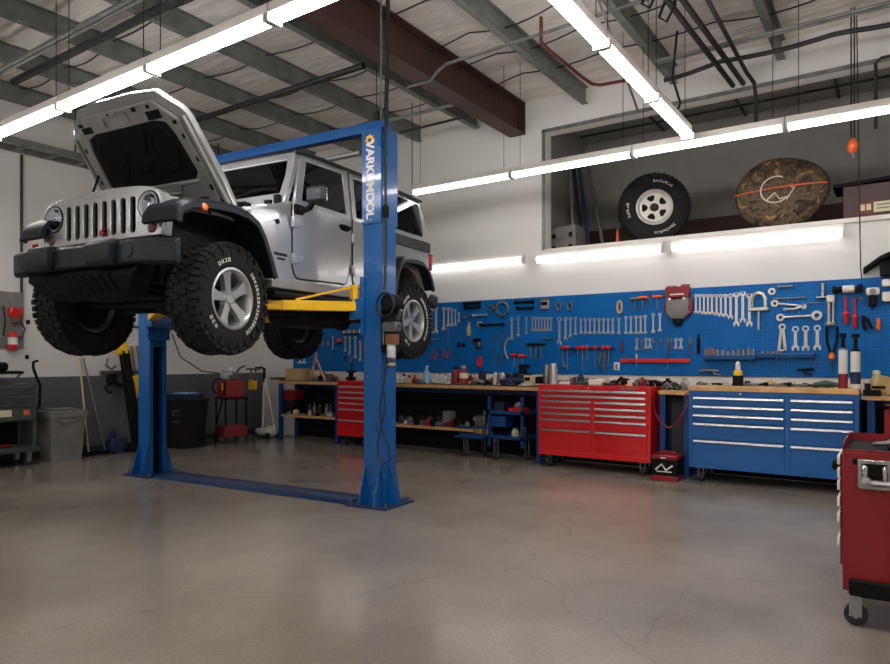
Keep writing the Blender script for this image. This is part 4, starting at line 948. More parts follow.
for i,px in enumerate((531,536.5,541.5)):
    x,z=on(px,344.5); solo('hammer',hammer_mb(.20),None,'black-headed hammer, %s of the three under the small wrench set'%('left','middle','right')[i],'hammer',(x,PY-i*.001,z),group='hammers')
mc=MB(); mc.bx((-.065,-.04,-.075),(.065,0,.075),'tool_chrome',ch=.008); mc.bx((-.05,-.05,-.02),(.05,-.04,.03),'matte_black'); mc.bx((-.065,-.045,.05),(.065,-.001,.085),'dull_steel')
place('clamp_case',mc,None,545.5,304,'square silver and black case at the board top, left part','case')
for i,(px,y) in enumerate(((559.5,306),(570.5,306))):
    x,z=on(px,y); m=MB().tube([(-.02,-.02,.06),(-.045,-.02,0),(-.02,-.02,-.055),(.02,-.02,-.05)],.014).tube([(.02,-.02,.06),(.03,-.02,0),(.02,-.02,-.05)],.013).box((0,-.02,.05),(.06,.03,.03))
    solo('c_clamp',m,'dull_steel','small steel C-clamp, %s of the pair above the long wrench row'%('left','right')[i],'clamp',(x,PY,z),group='small C-clamps')
x,z=on(620,307)
solo('oval_gauge',MB().ring([(.042*math.cos(a*PI/8),0,.095*math.sin(a*PI/8)) for a in range(16)],[(.02*math.cos(a*PI/8),0,.065*math.sin(a*PI/8)) for a in range(16)],(0,-.03,0)),'tan_plastic','upright oval tan frame above the right end of the long wrench row','frame',(x,PY,z))
for i,(px,y,nm) in enumerate(((635,299,0),(643,297.5,1),(649,296,2),(657.5,296.5,3))):
    x,z=on(px,y)
    m=[hammer_mb(.15,'dull_steel'),hammer_mb(.17,'orange_plastic'),pliers_mb(.14),hammer_mb(.16,'orange_plastic','dull_steel')][nm]
    solo('hammer' if nm!=2 else 'pliers',m,None,('steel headed small hammer left of the orange ones, upper middle board','small hammer with orange head, left of the two near the reel','small pliers between the two orange-headed hammers','small hammer with orange head, right of the two near the reel')[nm],'hammer' if nm!=2 else 'pliers',(x,PY,z))
# red and grey reel / shield
t=thing('hose_reel','red wall reel with grey shield-shaped plate hung at the top of the board','reel',(*on(679,305),)[:1]+(PY,on(679,305)[1]))
part('red_bracket',MB().bx((-.155,-.10,.09),(.155,0,.235),ch=.012).bx((-.14,-.06,.235),(-.02,0,.25)).bx((.04,-.06,.235),(.14,0,.26)),'dark_red',t)
rb_=MB(); rb_.loft([[(x,y,z) for x,z in ((-.165,.09),(.165,.09),(.185,0),(.17,-.10),(.12,-.16),(-.12,-.16),(-.17,-.10),(-.185,0))] for y in (0,-.045)])
part('red_backplate',rb_,'dark_red',t,bevel=.01)
sh=MB(); sh.loft([[(x*k,y,z*k-.02) for x,z in ((-.13,.12),(-.08,.09),(.08,.09),(.13,.12),(.15,.05),(.14,-.10),(.08,-.17),(-.08,-.17),(-.14,-.10),(-.15,.05))] for y,k in ((-.045,1),(-.09,.96),(-.10,.8))])
part('shield',sh,'bin_grey',t,bevel=.006,label='grey shield plate')
part('knob',MB().lathe([(0,0),(.05,0),(.06,.03),(.04,.06),(0,.065)],n=16,T=Matrix.Translation((0,-.03,-.215))@Matrix.Rotation(R(90),4,'X')).box((0,-.03,-.18),(.16,.04,.03),ch=.01),'matte_black',t)
for s in (-1,1): part('bolt',MB().cyl((s*.09,-.10,.075),(s*.09,-.115,.075),.018,n=8),'chrome',t)
part('marking',MB().bx((-.09,-.102,.125),(.09,-.1,.14)),'white_plastic',t)
# ---- right part of the board
x,z=on(759,300)
hs=MB(); hs.tube([(-.075,-.03,-.10),(-.07,-.03,.02),(-.04,-.03,.07),(0,-.03,.085),(.04,-.03,.07),(.07,-.03,.02),(.075,-.03,-.10)],.022); hs.box((0,-.03,-.115),(.23,.05,.045),ch=.01); hs.cyl((0,-.03,-.13),(0,-.03,-.37),.014)
solo('horseshoe_clamp',hs,'tool_chrome','chrome horseshoe clamp with a long screw right of the large wrenches','clamp',(x,PY,z))
place('ring_wrench_head',MB().ring([(.042*math.cos(a*PI/6),0,.042*math.sin(a*PI/6)) for a in range(12)],[(.02*math.cos(a*PI/6),0,.02*math.sin(a*PI/6)) for a in range(12)],(0,-.025,0)),'tool_chrome',772,291.5,'small chrome ring at the board top above the long ratchets','ring')
bar(778,793,287.2,.013,'dull_steel','short steel bar at the top edge right of the small ring')
bar(774,805,299,.009,'dull_steel','thin dark rod, top one over the horizontal ratchets')
def ratchet(px0,y0,px1,y1,r0,r1,mat,label,bow=0):
    x0,z0=on(px0,y0); x1,z1=on(px1,y1); m=MB(); a=Vector((0,-.02,0)); b=Vector((x1-x0,-.02,z1-z0)); mid=(a+b)/2+Vector((0,0,bow))
    for c,r in ((a,r0),(b,r1)):
        if r: m.ring([(c.x+r*math.cos(k*PI/8),-.005,c.z+r*math.sin(k*PI/8)) for k in range(16)],[(c.x+r*.48*math.cos(k*PI/8),-.005,c.z+r*.48*math.sin(k*PI/8)) for k in range(16)],(0,-.03,0))
    d=(b-a).normalized(); m.tube([a+d*r0,mid,b-d*r1],.013 if r1 else .008)
    return solo('ratchet',m,mat,label,'ratchet',(x0,PY,z0))
ratchet(775,303.5,803,306,.042,.02,'tool_chrome','chrome ratchet with round head, second from top of the horizontal tools')
ratchet(806,303.5,820,303,.0,.0,'dull_steel','short thin rod right of the round-headed ratchet')
ratchet(785,309.5,804,306.5,.018,.03,'tool_chrome','curved ratchet between the two big horizontal ones',bow=-.015)
ratchet(780.5,317.5,817,315.5,.045,.058,'tool_chrome','largest horizontal double ring wrench on the right part of the board')
x,z=on(782.5,327)
dv=MB(); dv.ring([(.04*math.cos(k*PI/8),-.005,.04*math.sin(k*PI/8)) for k in range(16)],[(.02*math.cos(k*PI/8),-.005,.02*math.sin(k*PI/8)) for k in range(16)],(0,-.03,0)); dv.beam((-.01,-.015,-.03),(-.04,-.015,-.29),.03,.02,up=(0,1,0)); dv.beam((.01,-.015,-.03),(.035,-.015,-.29),.03,.02,up=(0,1,0)); dv.box((0,-.015,-.28),(.08,.02,.02))
solo('divider_compass',dv,'tool_chrome','chrome two-legged divider left of the three wide ring wrenches','divider',(x,PY,z))
# shelves with sockets
def shelf(px0,px1,yy,label):
    x0,z=on(px0,yy); x1,_=on(px1,yy)
    m=MB(); m.bx((0,-.10,-.03),(x1-x0,0,-.018)); m.bx((0,-.10,-.045),(x1-x0,-.095,.0)); m.bx((0,-.1,-.045),(.006,0,.0)); m.bx((x1-x0-.006,-.1,-.045),(x1-x0,0,.0))
    return solo('wall_shelf',m,'chest_blue',label,'shelf',(x0,PY,z)),x0,x1,z
_,sx0,sx1,sz=shelf(704,757,355.5,'longer blue tool shelf holding a row of sockets')
for i in range(20):
    h=(.11 if i<4 else (.085 if i<9 else .07 if i<13 else .095))+.008*((i*7)%3); r=.0105
    m=MB().lathe([(0,0),(r,0),(r,h*.5),(r*.8,h*.55),(r*.8,h),(0,h)],n=10)
    solo('socket',m,'copper' if i<5 else ('dull_steel','steel')[i%2],'%s, %s on the longer blue shelf'%('copper toned socket' if i<5 else 'chrome socket',nth(i,20)),'socket',(sx0+.03+i*(sx1-sx0-.06)/19,PY-.045,sz-.0175),group='sockets on the longer blue shelf')
_,sx0,sx1,sz=shelf(758.5,816,353.5,'shorter blue tool shelf under the wide ring wrenches')
for i in range(5):
    solo('socket',MB().lathe([(0,0),(.019,0),(.021,.03),(.016,.045),(0,.045)],n=10),'dull_steel','dark squat socket, %s on the shorter blue shelf'%nth(i,5),'socket',(sx0+.06+i*.05,PY-.05,sz-.0175),group='squat sockets')
for i,(px,y0,y1) in enumerate(((751,360,367),(777,357,363),(816,355,366))):
    x,zt,zb=span(px,y0,y1); solo('hex_key',MB().tube([(.0,-.02,0),(0,-.02,-(zt-zb)),(.02,-.02,-(zt-zb)-.01)],.005,n=6),'dull_steel','small L-shaped hex key, %s hanging under the blue shelves'%nth(i,3),'hex key',(x,PY,zt),group='hex keys')
place('caulking_gun',MB().tube([(-.12,-.03,.01),(.10,-.03,0)],.016).tube([(.02,-.03,0),(.06,-.03,-.04),(.12,-.03,-.045)],.01).box((-.1,-.03,.0),(.08,.04,.045),ch=.01),'dull_steel',711,371,'grey air gun hanging low on the board left of the yellow-topped bottle','air gun')
place('air_gun',MB().tube([(-.10,-.03,.0),(.08,-.03,.01)],.014).tube([(-.04,-.03,0),(.0,-.03,-.05),(.06,-.03,-.05)],.010),'matte_black',807,370,'black air gun hanging low under the shorter blue shelf','air gun')
# pliers near the shelf
for i,(px,m,lb) in enumerate(((690.5,pliers_mb(.24,'dull_steel'),'steel locking pliers right of the long red rail'),(699,MB().box((0,-.02,-.11),(.04,.035,.2),ch=.008).box((0,-.02,.01),(.025,.02,.05)),'black upright tool between the locking pliers and the socket shelf'))):
    x,z=on(px,337); solo('locking_pliers' if i==0 else 'stud_finder',m,None if i==0 else 'matte_black',lb,'pliers' if i==0 else 'tool',(x,PY,z))
place('marker_pen',MB().cyl((0,-.015,-.07),(0,-.015,.06),.014).cyl((0,-.015,.06),(0,-.015,.075),.008),'dark_red',622,346,'upright dark red marker at the left end above the red rail','marker')
ol=MB(); ol.bx((-.04,-.02,-.055),(.04,0,.055),'white_plastic',ch=.006); ol.bx((-.018,-.022,-.04),(.018,-.019,.035),'dull_steel')
place('wall_outlet',ol,None,617,366.5,'white power outlet on the board under the red rail','outlet')
x,z=on(823,291); ts=MB(); ts.cyl((0,-.03,-.07),(0,-.03,.06),.017); ts.lathe([(0,.0),(.02,0),(.024,.02),(0,.04)],n=10,T=Matrix.Translation((0,-.03,.055))); ts.box((0,-.03,-.075),(.13,.05,.016),ch=.004)
solo('center_punch_stand',ts,'tool_chrome','small chrome stand with round top near the board top right','stand',(x,PY,z))
x,z=on(831,311); gt=MB(); gt.box((0,-.04,.14),(.085,.06,.085),ch=.008); gt.cyl((-.02,-.04,-.13),(-.02,-.04,.12),.018); gt.cyl((.025,-.04,-.13),(.025,-.04,.12),.012); gt.lathe([(0,0),(.055,0),(.06,.02),(.045,.04),(0,.04)],n=14,T=Matrix.Translation((0,-.06,-.17)))
solo('valve_compressor',gt,'tool_chrome','chrome two-column puller left of the red screwdrivers at right','puller',(x,PY,z))
x,z=on(848,289.5)
t=thing('pneumatic_drill','black and white air drill lying along the board top at right','drill',(x,PY,z))
part('body',MB().cyl((-.12,-.05,0),(.14,-.05,0),.032).cyl((-.15,-.05,0),(-.12,-.05,0),.045).box((.12,-.05,0),(.05,.08,.09),ch=.01),'matte_black',t)
part('white_collar',MB().cyl((-.05,-.05,0),(.06,-.05,0),.043,n=16),'white_plastic',t)
part('chuck',MB().cyl((.06,-.05,0),(.1,-.05,0),.036,r1=.02),'tool_chrome',t)
for i,(px,y0,y1) in enumerate(((846,297,325),(855,297,329))):
    x,zt,zb=span(px,y0,y1); L=zt-zb
    m=MB(); m.cyl((0,-.03,0),(0,-.03,-L*.55),.012,'red_plastic',n=8); m.lathe([(0,-L*.5),(.028,-L*.55),(.034,-L*.63),(.022,-L*.68),(.02,-L*.95),(0,-L)],'red_plastic',n=12,T=Matrix.Translation((0,-.03,0)))
    solo('grease_gun',m,None,'red long-handled driver hanging under the air drill, %s one'%('left','right')[i],'driver',(x,PY,zt),group='red drivers under the air drill')
x,z=on(873,292); ig=MB(); ig.box((0,-.06,0),(.13,.10,.085),'white_plastic',ch=.015); ig.box((0,-.06,-.10),(.075,.08,.14),'matte_black',r=(0,R(5),0),ch=.015); ig.cyl((0,-.11,0),(0,-.14,0),.03,'dull_steel')
solo('impact_wrench',ig,None,'white-headed impact wrench with black grip at the board top right','impact wrench',(x,PY,z))
place('small_ball_knob',MB().cyl((0,0,0),(0,-.05,0),.008).lathe([(0,-.0),(.02,-.01),(.02,.01),(0,.025)],n=10,T=Matrix.Translation((0,-.06,0))),'copper',862,299,'small copper knob between red driver and impact wrench','knob')
x,z=on(867,320); m=MB().tube([(-.03,-.03,.05),(-.035,-.03,-.04),(-.01,-.03,-.12)],.018).tube([(0,-.03,.02),(.03,-.03,-.06),(.05,-.03,-.1)],.016)
solo('tin_snips',m,'matte_black','black snips left of the short red screwdriver at right','snips',(x,PY,z))
x,zt,zb=span(878.5,318,340); solo('screwdriver',screwdriver_mb(zt-zb,'orange_plastic','dull_steel',.025,.55),None,'short orange-red screwdriver nearest the right edge of the board','screwdriver',(x,PY,zt))
x,z=on(832,331)
t=thing('bolt_cutter','long black handled bolt cutter with orange pivot hanging at right','bolt cutter',(x,PY,z))
for s in (-1,1): part('handle',MB().tube([(s*.055,-.025,.05),(s*.05,-.025,-.12),(s*.012,-.025,-.26)],.013),'matte_black',t)
part('pivot',MB().lathe([(0,-.06),(.035,-.03),(.03,.02),(0,.05)],n=10,T=Matrix.Translation((0,-.03,-.29))),'orange_plastic',t)
part('blade',MB().cyl((0,-.025,-.33),(0,-.025,-.47),.012,r1=.004),'dull_steel',t)
for i,(y0,y1) in enumerate(((279,287),(292,302))):
    x,zt,zb=span(888,y0,y1); solo('wall_box',MB().bx((-.06,-.06,-(zt-zb)),(.10,0,0),ch=.008),'tool_chrome','silver box at the right edge of the board, %s of two'%('upper','lower')[i],'box',(x,PY,zt))
# ---- board part seen under the vehicle, left of the column
lefts=[('socket',345+2.6*i,331,'copper' if i%2 else 'tool_chrome') for i in range(7)]
x0,z0=on(343,333.5); x1,_=on(364,333.5)
solo('wall_shelf',MB().box(((x1-x0)/2,-.03,-.01),(x1-x0,.06,.014)),'matte_black','thin black shelf of small sockets seen just left of the near lift column','shelf',(x0,PY,z0))
for i,(nm,px,y,mt_) in enumerate(lefts):
    x,z=on(px,332.5); solo('socket',MB().lathe([(0,0),(.014,0),(.014,.06),(0,.06)],n=8),mt_,'small socket, %s on the black shelf left of the near lift column'%nth(i,7),'socket',(x,PY-.03,z0-.002),group='sockets beside the lift column')
wrench_row([(333+0,336,350),(345.5,336,352),(350,336,356),(355.5,336,359),(360.5,340,362)],'seen just left of the near lift column','wrenches beside the lift column')
tp=MB(); tp.lathe([(0,0),(.045,0),(.05,.02),(.045,.045),(0,.045)],'red_plastic',n=18,T=Matrix.Rotation(R(90),4,'X')); tp.bx((-.035,-.05,-.075),(.03,-.01,-.035),'matte_black')
place('tape_measure',tp,None,340.5,340.5,'round red tool hanging on the board behind the lifted tail','tape measure')
for i,(px,y,L,g) in enumerate(((323,338,.16,'cream'),(328.5,338,.15,'tan_plastic'),(334,347,.12,'matte_black'),(345,352,.17,'matte_black'),(351,353,.18,'copper'),(330,352,.16,None))):
    x,z=on(px,y); solo('pliers',pliers_mb(L,g),None,('cream-handled pliers seen under the vehicle frame','tan-handled pliers seen under the vehicle frame','black-handled pliers high, seen under the vehicle','black-handled pliers low, left of the near lift column','copper-handled pliers low, left of the near lift column','bare steel pliers seen under the vehicle')[i],'pliers',(x,PY,z),group='pliers seen under the vehicle')
place('parts_bin',MB().bx((-.07,-.05,-.04),(.07,0,.04),ch=.006),'orange_plastic',318,337,'small orange and white bin on the board behind the rear tire','bin')
for i,(px,y) in enumerate(((311,338.5),(311,343.5))): place('small_tin',MB().bx((-.035,-.03,-.03),(.035,0,.03),ch=.005),'white_plastic',px,y,'tiny white tin on the board beside the rear tire, %s'%('upper','lower')[i],'tin')
place('white_bracket',MB().bx((-.14,-.03,.07),(.13,0,.09)).bx((-.12,-.03,-.08),(.1,0,-.06)).bx((-.07,-.025,-.08),(-.05,0,.08)).bx((.03,-.025,-.08),(.05,0,.08)),'white_plastic',303,359,'white metal bracket on the left end of the board','bracket')
rail(307,323,344.3,346,'dull_steel','short steel rail on the far left part of the board')
for i,(px,y0) in enumerate(((364,341),(420,334),(426,338),(433,349),(437,350),(445,347),(449,348))):
    x,z=on(px,y0); solo('pliers',pliers_mb(.17,'red_plastic',.3),None,('red-handled pliers hanging left of the near lift column','red-handled pliers partly behind the rear tire','red-handled pliers lower right of the rear tire')[min(i,2)] if i<3 else 'red-handled pliers, %s low on the board by the rear tire'%nth(i-3,4),'pliers',(x,PY,z),group=None if i<3 else 'red pliers right of the rear tire')
place('air_line',MB().tube([(0,-.015,0),(0,-.015,-.30)],.007),'dull_steel',448.7,328,'long thin rod hanging below the wrenches beside the rear tire','rod')
rh=MB(); rh.loft([[(-.035*k,y,z) ,(.035*k,y,z),(.03*k,y-.05,z),(-.03*k,y-.05,z)] for y,z,k in ((0,-.09,1),(0,.03,1),(0,.07,.6))])
place('red_scraper',rh,'red_plastic',480.5,361,'bright red capsule-shaped tool hung low above the middle bench','scraper',bevel=.01)
# black hood-shaped cover on the wall at the right edge
x,z=on(880,264)
bc=MB(); bc.loft([[(xx,0,zz),(xx,-d,zz-.02),(xx,-d,zz-.07),(xx,0,zz-.09)] for xx,zz,d in ((-.16,-.02,.08),(-.10,.02,.12),(0,.09,.2),(.15,.15,.24),(.5,.18,.24))]); bc.bx((.0,-.16,-.14),(.4,0,.03))
t=solo('plastic_cover',bc,'matte_black','black curved plastic cover on the wall above the board at the right edge','cover',(x,WY-.001,z),bevel=.01)

# ---------------------------------------------------------------- loft things
def onw(px,py,Y): return onY(px,py,Y)
tb=MB(); tb.bx((-.21,-.16,0),(.21,.16,.40),ch=.02)
v=onw(568,240,9.5)
t=thing('tool_case','two-latch beige grey case standing at the left end of the loft','case',(v.x,9.5,OZ0),R(-6))
part('case_body',tb,'bin_grey',t); 
for z in (.22,.04): 
    part('front_panel',MB().bx((-.17,-.172,z),(.17,-.158,z+.14),ch=.005),'bin_grey',t)
    for s in (-1,1): part('latch',MB().bx((s*.14-.03,-.18,z+.0),(s*.14+.03,-.17,z+.07),ch=.004),'matte_black',t)
cn=MB(); cn.lathe([(.07,0),(.07,.015),(.05,.02),(.03,.03),(.012,.25),(.0,.25)],n=18)
v=onw(618,235,9.3); solo('traffic_cone',cn,'orange_plastic','small orange-red cone beside the mounted tire in the loft','cone',(v.x,9.28,OZ0))
for i,(a,b) in enumerate((((574,240),(566,165)),((604,240),(588,165)),((590,235),(579,165)),((583,238),(571,165)))):
    pa=onw(*a,9.75-.05*i); pb_=onw(*b,9.9+.05*i); pb_.z=4.5; pb_.x=max(pb_.x,-4.33)
    solo('leaning_pole',MB().tube([(pa.x,pa.y,OZ0+.02),pb_],[.03,.028,.03,.03][i]),('galv','dull_steel','navy','dark_pipe')[i],('thick grey pole leaning at the left end of the loft','steel pole leaning closest to the mounted tire in the loft','dark blue pole leaning in the loft corner','dark pole leaning in the loft corner')[i],'pole')
# spare wheel
SW=.47; sm=tyre_mesh(SW,.28,.235)
v=onw(653,205,9.27)
t=link('mounted_tire',sm,None,(v.x,9.30,OZ0+SW+.002),(R(20),0,R(-68))); tag(t,'black off-road tire on a pale five-hole rim standing in the loft','tire')
rm=MB(); rm.lathe([(.238,.10),(.245,.125),(.228,.13),(.21,.11),(.19,.10),(.185,.085),(.17,.09),(.06,.10),(.05,.12),(.0,.12),(0,.0),(.2,.0),(.238,.02)],n=40,ax='x')
ro_=part('rim',rm,'cream_rim',t)
for k in range(5):
    a=2*PI*k/5+.3; wp=[(a+R(d_),r_) for d_,r_ in ((-13,.095),(0,.088),(13,.095),(20,.13),(21,.158),(12,.168),(-12,.168),(-21,.158),(-20,.13))]
    part('rim_hole',MB().plate([(.100,r_*math.cos(q_),r_*math.sin(q_)) for q_,r_ in wp],(.006,0,0)),'matte_black',t)
hp_=MB(); hp_.lathe([(0,.15),(.035,.148),(.052,.12),(.06,.10),(0,.10)],n=20,ax='x')
part('hub_cap',hp_,'rubber_dark',t)
for sp_ in ((30,75),(150,185),(250,300)): link('lettering',letters_mesh(.34,.375,.141,(sp_,),'white_plastic'),t)
# camouflage bag: puffy oval disc
v=onw(780,189,9.35)
cm=MB(); N=28
L=[]
for k,(yy,sc) in enumerate(((-.13,.0),(-.125,.45),(-.10,.8),(-.05,.97),(0,1.0),(.05,.97),(.10,.8),(.12,.0))):
    L.append([(.53*max(sc,.02)*math.cos(2*PI*a/N)*(1+.03*math.sin(3*2*PI*a/N+1)),yy+.01*math.sin(5*2*PI*a/N),.47*max(sc,.02)*math.sin(2*PI*a/N)*(1+.03*math.sin(4*2*PI*a/N))) for a in range(N)])
cm.loft(L)
t=thing('camouflage_bag','large oval leaf-camouflage bag leaning in the loft right of the tire','bag',(v.x,9.38,OZ0+.485),R(2))
cb_=part('bag_shell',cm,'camo',t,rot=(R(-8),R(-2),0),ang=60)
part('orange_band',MB().tube([(-.52+.065*i,-.135*math.sin(PI*(i+1)/18)**.5-.005,.03) for i in range(17)],.011,n=6),'orange_plastic',cb_)
part('pale_strap',MB().tube([(.17*math.cos(R(a))-.04,-.135,.17*math.sin(R(a))+.01) for a in range(60,330,15)],.010,n=6),'white_plastic',cb_)
part('pale_strap',MB().tube([(-.15,-.135,-.12),(-.05,-.138,-.03),(.0,-.14,-.12),(.12,-.135,-.10)],.009,n=6),'white_plastic',cb_)
part('pale_strap',MB().tube([(.08,-.138,-.14),(.17,-.134,0),(.13,-.132,.02)],.008,n=6),'white_plastic',cb_)
part('edge_piping',MB().tube([(.53*math.cos(2*PI*a/N)*(1+.03*math.sin(3*2*PI*a/N+1)),.0,.455*math.sin(2*PI*a/N)*(1+.03*math.sin(4*2*PI*a/N))) for a in range(N)],.012,n=6,closed=True),'rubber_dark',cb_)
v=onw(694,222,9.3)
solo('shelf_letters_strip',MB().bx((0,-.01,0),(.55,.01,.06)),'recess_brown','low dark strip lying between the tire and the camouflage bag','strip',(v.x,9.25,OZ0))
# brown case with label
v0=onw(843,212,9.3)
t=thing('brown_case','dark brown case with red and cream label in the loft at the right edge','case',(v0.x,9.3,OZ0))
part('case_body',MB().bx((0,-.05,0),(1.1,.45,.44),ch=.01),'case_brown',t)
part('lid',MB().prism([(-.10,.43),(1.15,.50),(1.15,.53),(-.10,.47)],-.08,.48,'y'),'matte_black',t)
part('red_label',MB().bx((.16,-.056,.10),(.30,-.05,.22)),'dark_red',t)
part('cream_label',MB().bx((.31,-.056,.10),(.62,-.05,.22)),'pale_label',t)
part('text_line',MB().bx((.34,-.058,.175),(.58,-.056,.19)),'dull_steel',t); part('text_line',MB().bx((.34,-.058,.135),(.55,-.056,.148)),'dull_steel',t)
part('edge_trim',MB().bx((.05,-.056,.03),(1.05,-.05,.05)),'pale_label',t)
part('label_mark',MB().bx((.18,-.059,.13),(.225,-.056,.20)),'pale_label',t); part('label_mark',MB().bx((.24,-.059,.13),(.285,-.056,.20)),'pale_label',t)
# ---------------------------------------------------------------- workbenches
BF=8.42; BB=8.93; BZ=1.07
def bench(x0,x1,legs,label,shelf_z=None,sh=None,mat_top=True):
    t=thing('workbench',label,'workbench',(x0,BF,0)); L=x1-x0; D=BB-BF
    part('worktop',MB().bx((0,0,BZ-.05),(L,D,BZ)),'wood',t,bevel=.004)
    if mat_top: part('top_mat',MB().bx((0,.02,BZ),(L,D,BZ+.012)),'dark_mat',t)
    for lx in legs:
        for y in (.03,D-.09): part('leg',MB().bx((lx-.035,y,0),(lx+.035,y+.06,BZ-.05)),'bench_blue',t,bevel=.004)
    part('back_apron',MB().bx((0,D-.03,BZ-.15),(L,D-.01,BZ-.05)),'bench_blue',t)
    if shelf_z:
        a,b=sh; part('lower_shelf',MB().bx((a,.03,shelf_z-.04),(b,D-.1,shelf_z)),'wood',t,bevel=.003)
    return t
bench(-9.45,-7.94,[.05,1.46],'left wooden-topped blue workbench in the corner behind the wheels',.46,(.09,1.42))
bench(-7.16,-4.13,[.05,2.99],'middle wooden-topped blue workbench between the lift column and the wide red chest',.42,(.09,1.92))
bench(-2.50,-2.13,[.04,.33],'short piece of workbench between the red and the blue chest',mat_top=False)
bench(-.31,1.9,[.05,2.1],'right-hand workbench beyond the blue chest, at the right edge',mat_top=False)
solo('splash_board',MB().bx((-9.6,WY-.02,BZ+.002),(2.2,WY-.001,PZ0-.005)),'white_paint','white painted strip of wall board between benches and tool board','wall board')
# dark panel under the bench gap
solo('dark_cabinet',MB().bx((-2.40,8.62,.0),(-2.22,8.82,.98),ch=.01),'rubber_dark','dark grey panel cabinet in the gap between the red and blue chests','cabinet')
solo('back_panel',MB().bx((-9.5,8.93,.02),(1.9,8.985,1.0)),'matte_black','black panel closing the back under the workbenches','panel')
# ---------------------------------------------------------------- roller chests
def caster(t,x,y,h,r=.055,fixed=True):
    m=MB(); m.cyl((x-.02,y,r),(x+.02,y,r),r,n=18)
    o=part('caster_wheel',m,'rubber_dark',t)
    f=MB(); f.bx((x-.032,y-.03,r),(x-.026,y+.03,h)); f.bx((x+.026,y-.03,r),(x+.032,y+.03,h)); f.bx((x-.04,y-.04,h-.012),(x+.04,y+.04,h)); f.cyl((x-.036,y,r),(x+.036,y,r),.012)
    part('caster_fork',f,'steel',o)
def chest(x0,w,d,h,front,mat,cols,label,base=.17,top=None,topcap=None,lockx=.5,handle='steel',name='tool_chest',logo=None,cat='tool chest'):
    t=thing(name,label,cat,(x0,front,0))
    b=MB(); b.bx((0,.012,base),(w,d,h))
    part('cabinet',b,mat,t,bevel=.006)
    fr=MB(); fr.bx((0,0,base),(.035,.013,h)); fr.bx((w-.035,0,base),(w,.013,h)); fr.bx((.035,0,h-.05),(w-.035,.013,h)); fr.bx((.035,0,base),(w-.035,.013,base+.06))
    part('face_frame',fr,mat,t,bevel=.002)
    for (a,b_,hs) in cols:
        z=h-.055
        tot=sum(hs); avail=z-(base+.065)
        for hh in hs:
            dh=avail*hh/tot
            m=MB().bx((a,-.008,z-dh+.006),(b_,.012,z-.002))
            o=part('drawer',m,mat,t,bevel=.002)
            part('drawer_pull',MB().prism([(-.008,z-.004),(-.03,z-.008),(-.034,z-.026),(-.028,z-.03),(-.008,z-.026)],a+.008,b_-.008,'x'),handle,o)
            z-=dh
    part('lock',MB().cyl((w*lockx,.0,h-.028),(w*lockx,-.012,h-.028),.013),'chrome',t)
    if logo: part('badge',MB().bx((w*logo[0],-.004,h-.04),(w*logo[1],0,h-.018)),'dull_steel',t)
    for x in (.12,w-.12):
        for y in (.09,d-.09): caster(t,x,y,base)
    if topcap: part('butcher_block_top',MB().bx((-.008,-.015,h),(w+.0,d,h+topcap)),'butcher',t,bevel=.004)
    return t
# wide red chest: two full-width shallow drawers, then two columns
W=1.53
t=chest(-4.085,W,.55,1.115,8.28,'chest_red',[],'wide red roller tool chest with silver drawer pulls under the tool board',lockx=.47,logo=(.75,.88))
def drw(t,a,b,z0,z1,mat,handle='steel'):
    o=part('drawer',MB().bx((a,-.008,z0+.004),(b,.012,z1-.004)),mat,t,bevel=.002)
    part('drawer_pull',MB().prism([(-.008,z1-.006),(-.03,z1-.009),(-.036,z1-.030),(-.028,z1-.034),(-.008,z1-.028)],a+.006,b-.006,'x'),handle,o)
zs=[1.06,.985]; z=1.06
for k in range(2): drw(t,.05,W-.05,z-.068,z,'chest_red'); z-=.072
zc=z
for a,b in ((.05,.755),(.805,W-.05)):
    z=zc
    for h in (.078,.078,.078,.135,.24): drw(t,a,b,z-h,z,'chest_red'); z-=h+.004
part('centre_post',MB().bx((.76,-.004,.23),(.80,.012,zc)),'chest_red',t)
# blue chest
W=1.735
t=chest(-2.095,W,.60,1.085,8.28,'chest_blue',[],'wide blue roller chest with butcher-block top and silver pulls',topcap=.055,lockx=.33)
for a,b in ((.05,1.03),(1.09,W-.05)):
    z=1.02
    for h in (.098,.098,.098,.195,.30): drw(t,a,b,z-h,z,'chest_blue'); z-=h+.005
part('centre_post',MB().bx((1.035,-.004,.23),(1.085,.012,1.03)),'chest_blue',t)
# small red chest left of the column
W=.70
t=chest(-7.92,W,.50,1.10,8.40,'chest_red',[],'small red roller chest partly behind the near lift column',base=.17)
z=1.02
for h in (.09,.09,.09,.10,.18,.28): drw(t,.04,W-.04,z-h,z,'chest_red'); z-=h+.003
# right-hand foreground red chest
t=thing('tool_cart','dark red roller cart with push handle in the right foreground','tool cart',(-.262,4.25,0))
b=MB(); b.bx((0,0,.195),(1.0,.62,.95)); part('cabinet',b,'dark_red',t,bevel=.006)
b=MB(); b.bx((0,0,.95),(.006,.62,1.0)); b.bx((0,.614,.95),(1.0,.62,1.0)); b.bx((0,0,.95),(1.0,.006,.965)); part('tray_rim',b,'dark_red',t)
part('tray_mat',MB().bx((.01,.01,.951),(.99,.61,.955)),'matte_black',t)
part('base_bumper',MB().bx((.03,-.03,.175),(1.02,-.001,.27)),'matte_black',t,bevel=.015)
z=.93
for h in (.07,.07,.09,.09,.13,.16):
    o=part('drawer',MB().bx((-.012,.03,z-h+.006),(0,.59,z)),'dark_red',t)
    part('drawer_pull',MB().prism([(0,z-.0),(-.030,z-.006),(-.034,z-.045),(-.02,z-.05),(0,z-.05)],.03,.59,'y').xf(Matrix.Translation((-.01,0,0))) if False else MB().bx((-.026,.01,z-.055),(-.012,.60,z-.004),ch=.003),'white_plastic',o); z-=h
hn=MB(); hn.bx((.07,-.012,.755),(.225,0,.915),ch=.005)
hp_=part('handle_plate',hn,'steel',t)
